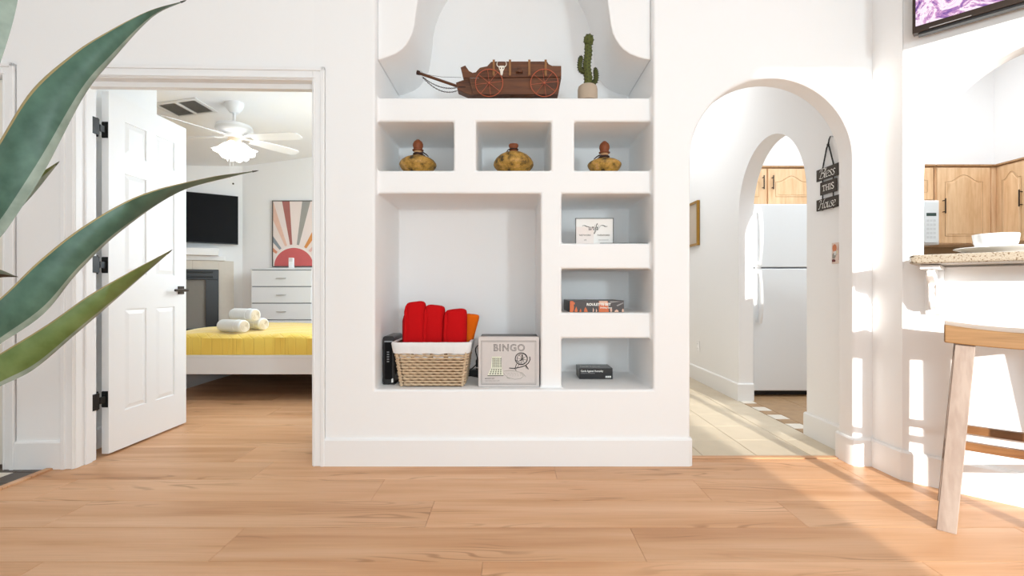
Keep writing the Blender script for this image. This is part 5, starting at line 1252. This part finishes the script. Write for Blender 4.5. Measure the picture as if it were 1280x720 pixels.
# ceiling vent
vx, vy = -3.05, 4.49; va = math.atan(.135)
ve = thing('ceiling_vent', 'white louvred air vent in the bedroom ceiling', 'vent', (vx, vy, zc(vx)-.001)); ve.rotation_euler = (0, -va, 0)
mb = MB(); vw, vd = .20, .17
for a in ((-vw,vw,-vd,-vd+.03),(-vw,vw,vd-.03,vd),(-vw,-vw+.03,-vd+.03,vd-.03),(vw-.03,vw,-vd+.03,vd-.03),(-.012,.012,-vd+.03,vd-.03)): mb.box(a[0],a[1],a[2],a[3],-.012,0)
build('frame', mb, M['vent'], ve, bevel=.002, merge=False)
mb = MB(); mb.box(-vw+.02,vw-.02,-vd+.02,vd-.02,-.0015,-.0005); build('duct_opening', mb, M['ventdark'], ve)
for sx in (-1, 1):
    for i in range(7):
        xc_ = sx*(.028+i*.021); mb = MB(); mb.add([(xc_-.006,-vd+.03,-.002),(xc_-.004,-vd+.03,-.002),(xc_+.007,-vd+.03,-.011),(xc_+.005,-vd+.03,-.011),(xc_-.006,vd-.03,-.002),(xc_-.004,vd-.03,-.002),(xc_+.007,vd-.03,-.011),(xc_+.005,vd-.03,-.011)], [(0,1,2,3),(7,6,5,4),(0,4,5,1),(1,5,6,2),(2,6,7,3),(3,7,4,0)])
        build('slat', mb, M['vent'], ve, smooth=0)

# ------------------------------------------------------------------ agave in the left foreground
AG = Vector((-1.50, 1.07, 0)); ag = thing('agave_plant', 'large blue-green agave with curving pointed leaves in the left foreground', 'plant', AG)
mb = MB(); mb.lathe([(.001,0),(.12,0),(.13,.01),(.155,.46),(.165,.48),(.165,.52),(.15,.52),(.145,.49),(.001,.49)], 32, close=False); build('planter', mb, M['planter'], ag, smooth=40)
mb = MB(); mb.lathe([(.001,.505),(.147,.50)], 28, close=False); build('soil', mb, M['soil'], ag)
mb = MB(); mb.lathe([(.09,.49),(.11,.60),(.115,.72),(.08,.80),(.03,.84)], 20); build('core', mb, M['leafback'], ag)
def agave_leaf(up, lo, depth, th=.016, mats=None, fold=.35, root=True, ridge=.55, name='leaf'):
    # up / lo: the two long edges as photo pixels with one distance (pixels per metre) per station
    n_ = len(up); U = []; L = []
    for (ux, uy), (lx, ly), s in zip(up, lo, depth):
        U.append(P(ux, uy, s)-AG); L.append(P(lx, ly, s*.985)-AG)
    def smooth(a): return curve3(a, 6)
    U, L = smooth(U), smooth(L); k = len(U); vs = []; camv = Vector((0,0,CH))-AG
    for i in range(k):
        c_ = (U[i]+L[i])/2; wdt = (U[i]-L[i]); w_ = wdt.length; vdir = (camv-c_).normalized()
        t = th*min(1.0, w_/.05)
        m_ = U[i].lerp(L[i], ridge)
        vs += [U[i], U[i].lerp(L[i], .05)+vdir*t*.25, m_+vdir*t*(.6), L[i].lerp(U[i], .05)+vdir*t*.1, L[i], L[i].lerp(U[i], .25)-vdir*(t+w_*fold*.5), U[i].lerp(L[i], .4)-vdir*(t+w_*fold*.8)]
    q = 7; fs = []; mi = []
    mm = [1, 0, 2, 2, 2, 2, 2]
    mb = MB()
    for j in range(q):
        mb.add([], [])
    mb.v = [tuple(p) for p in vs]
    for i in range(k-1):
        for j in range(q): mb.f.append([i*q+j, i*q+(j+1) % q, (i+1)*q+(j+1) % q, (i+1)*q+j]); mb.m.append(mm[j])
    mb.f.append(list(range(q))[::-1]); mb.m.append(2); mb.f.append([(k-1)*q+j for j in range(q)]); mb.m.append(1)
    o = build(name, mb, mats or [M['leaf'], M['leafedge'], M['leafback']], ag, smooth=75)
    # dark terminal spine
    tip = (U[-1]+L[-1])/2; pr = (U[-3]+L[-3])/2; d_ = (tip-pr).normalized(); ms_ = MB(); ms_.tube([tip-d_*.010, tip-d_*.002, tip+d_*.004], [.0022,.0016,.0004], 7); build('tip_spine', ms_, M['leafspine'], o)
    return o
dep = lambda a, b_, n_: [a+(b_-a)*i/(n_-1) for i in range(n_)]
agave_leaf([(-150,470),(-90,330),(-35,235),(0,175),(40,112),(90,68),(130,42),(185,14),(230,1)],
           [(-120,500),(-50,390),(-10,312),(12,282),(55,215),(104,122),(138,78),(190,22),(232,1)], [560,585,605,615,610,590,575,550,530], th=.020, ridge=.80)
agave_leaf([(-150,480),(-70,430),(0,373),(50,325),(110,279),(180,242),(260,222),(300,216),(320,213.3)],
           [(-130,520),(-60,470),(0,430),(55,392),(98,340),(150,290),(222,241),(290,221),(322,213.7)], [560,600,625,625,610,585,555,540,530], th=.016, ridge=.86)
agave_leaf([(-150,500),(-60,478),(0,442),(60,405),(110,370),(160,341),(196,322),(213,313)],
           [(-130,545),(-55,512),(0,483),(42,462),(92,420),(135,383),(176,347),(214,314)], [560,590,605,600,590,575,565,555], th=.014, ridge=.86, mats=[M['leafyellow'], M['leafedge'], M['leafback']])
agave_leaf([(-170,440),(-140,260),(-90,120),(-50,40),(-20,-50),(10,-150),(20,-230)],
           [(-140,440),(-90,270),(-30,150),(0,80),(24,-10),(30,-120),(22,-232)], [560,590,610,620,620,610,600], th=.018, ridge=.5, mats=[M['leafback'], M['leafedge'], M['leafback']])
agave_leaf([(-160,450),(-90,350),(-30,280),(20,232),(55,213),(72,202.5)],
           [(-140,470),(-70,375),(-10,300),(40,245),(62,218),(73.5,203.5)], [530,500,480,470,465,462], th=.012, mats=[M['leafyellow'], M['leafedge'], M['leafback']])
agave_leaf([(-160,440),(-100,350),(-50,335),(-20,334),(0,337),(20,345.3)],
           [(-150,470),(-95,385),(-50,362),(-20,352),(0,347),(21,346.3)], [530,505,490,480,475,470], th=.010, mats=[M['leafback'], M['leafedge'], M['leafspine']])
agave_leaf([(-160,440),(-260,250),(-360,150),(-470,100)], [(-130,440),(-200,290),(-320,190),(-472,104)], [560,540,520,500], th=.016)
agave_leaf([(-160,480),(-280,430),(-420,420),(-560,470)], [(-150,520),(-280,490),(-420,460),(-562,474)], [560,580,590,600], th=.016)
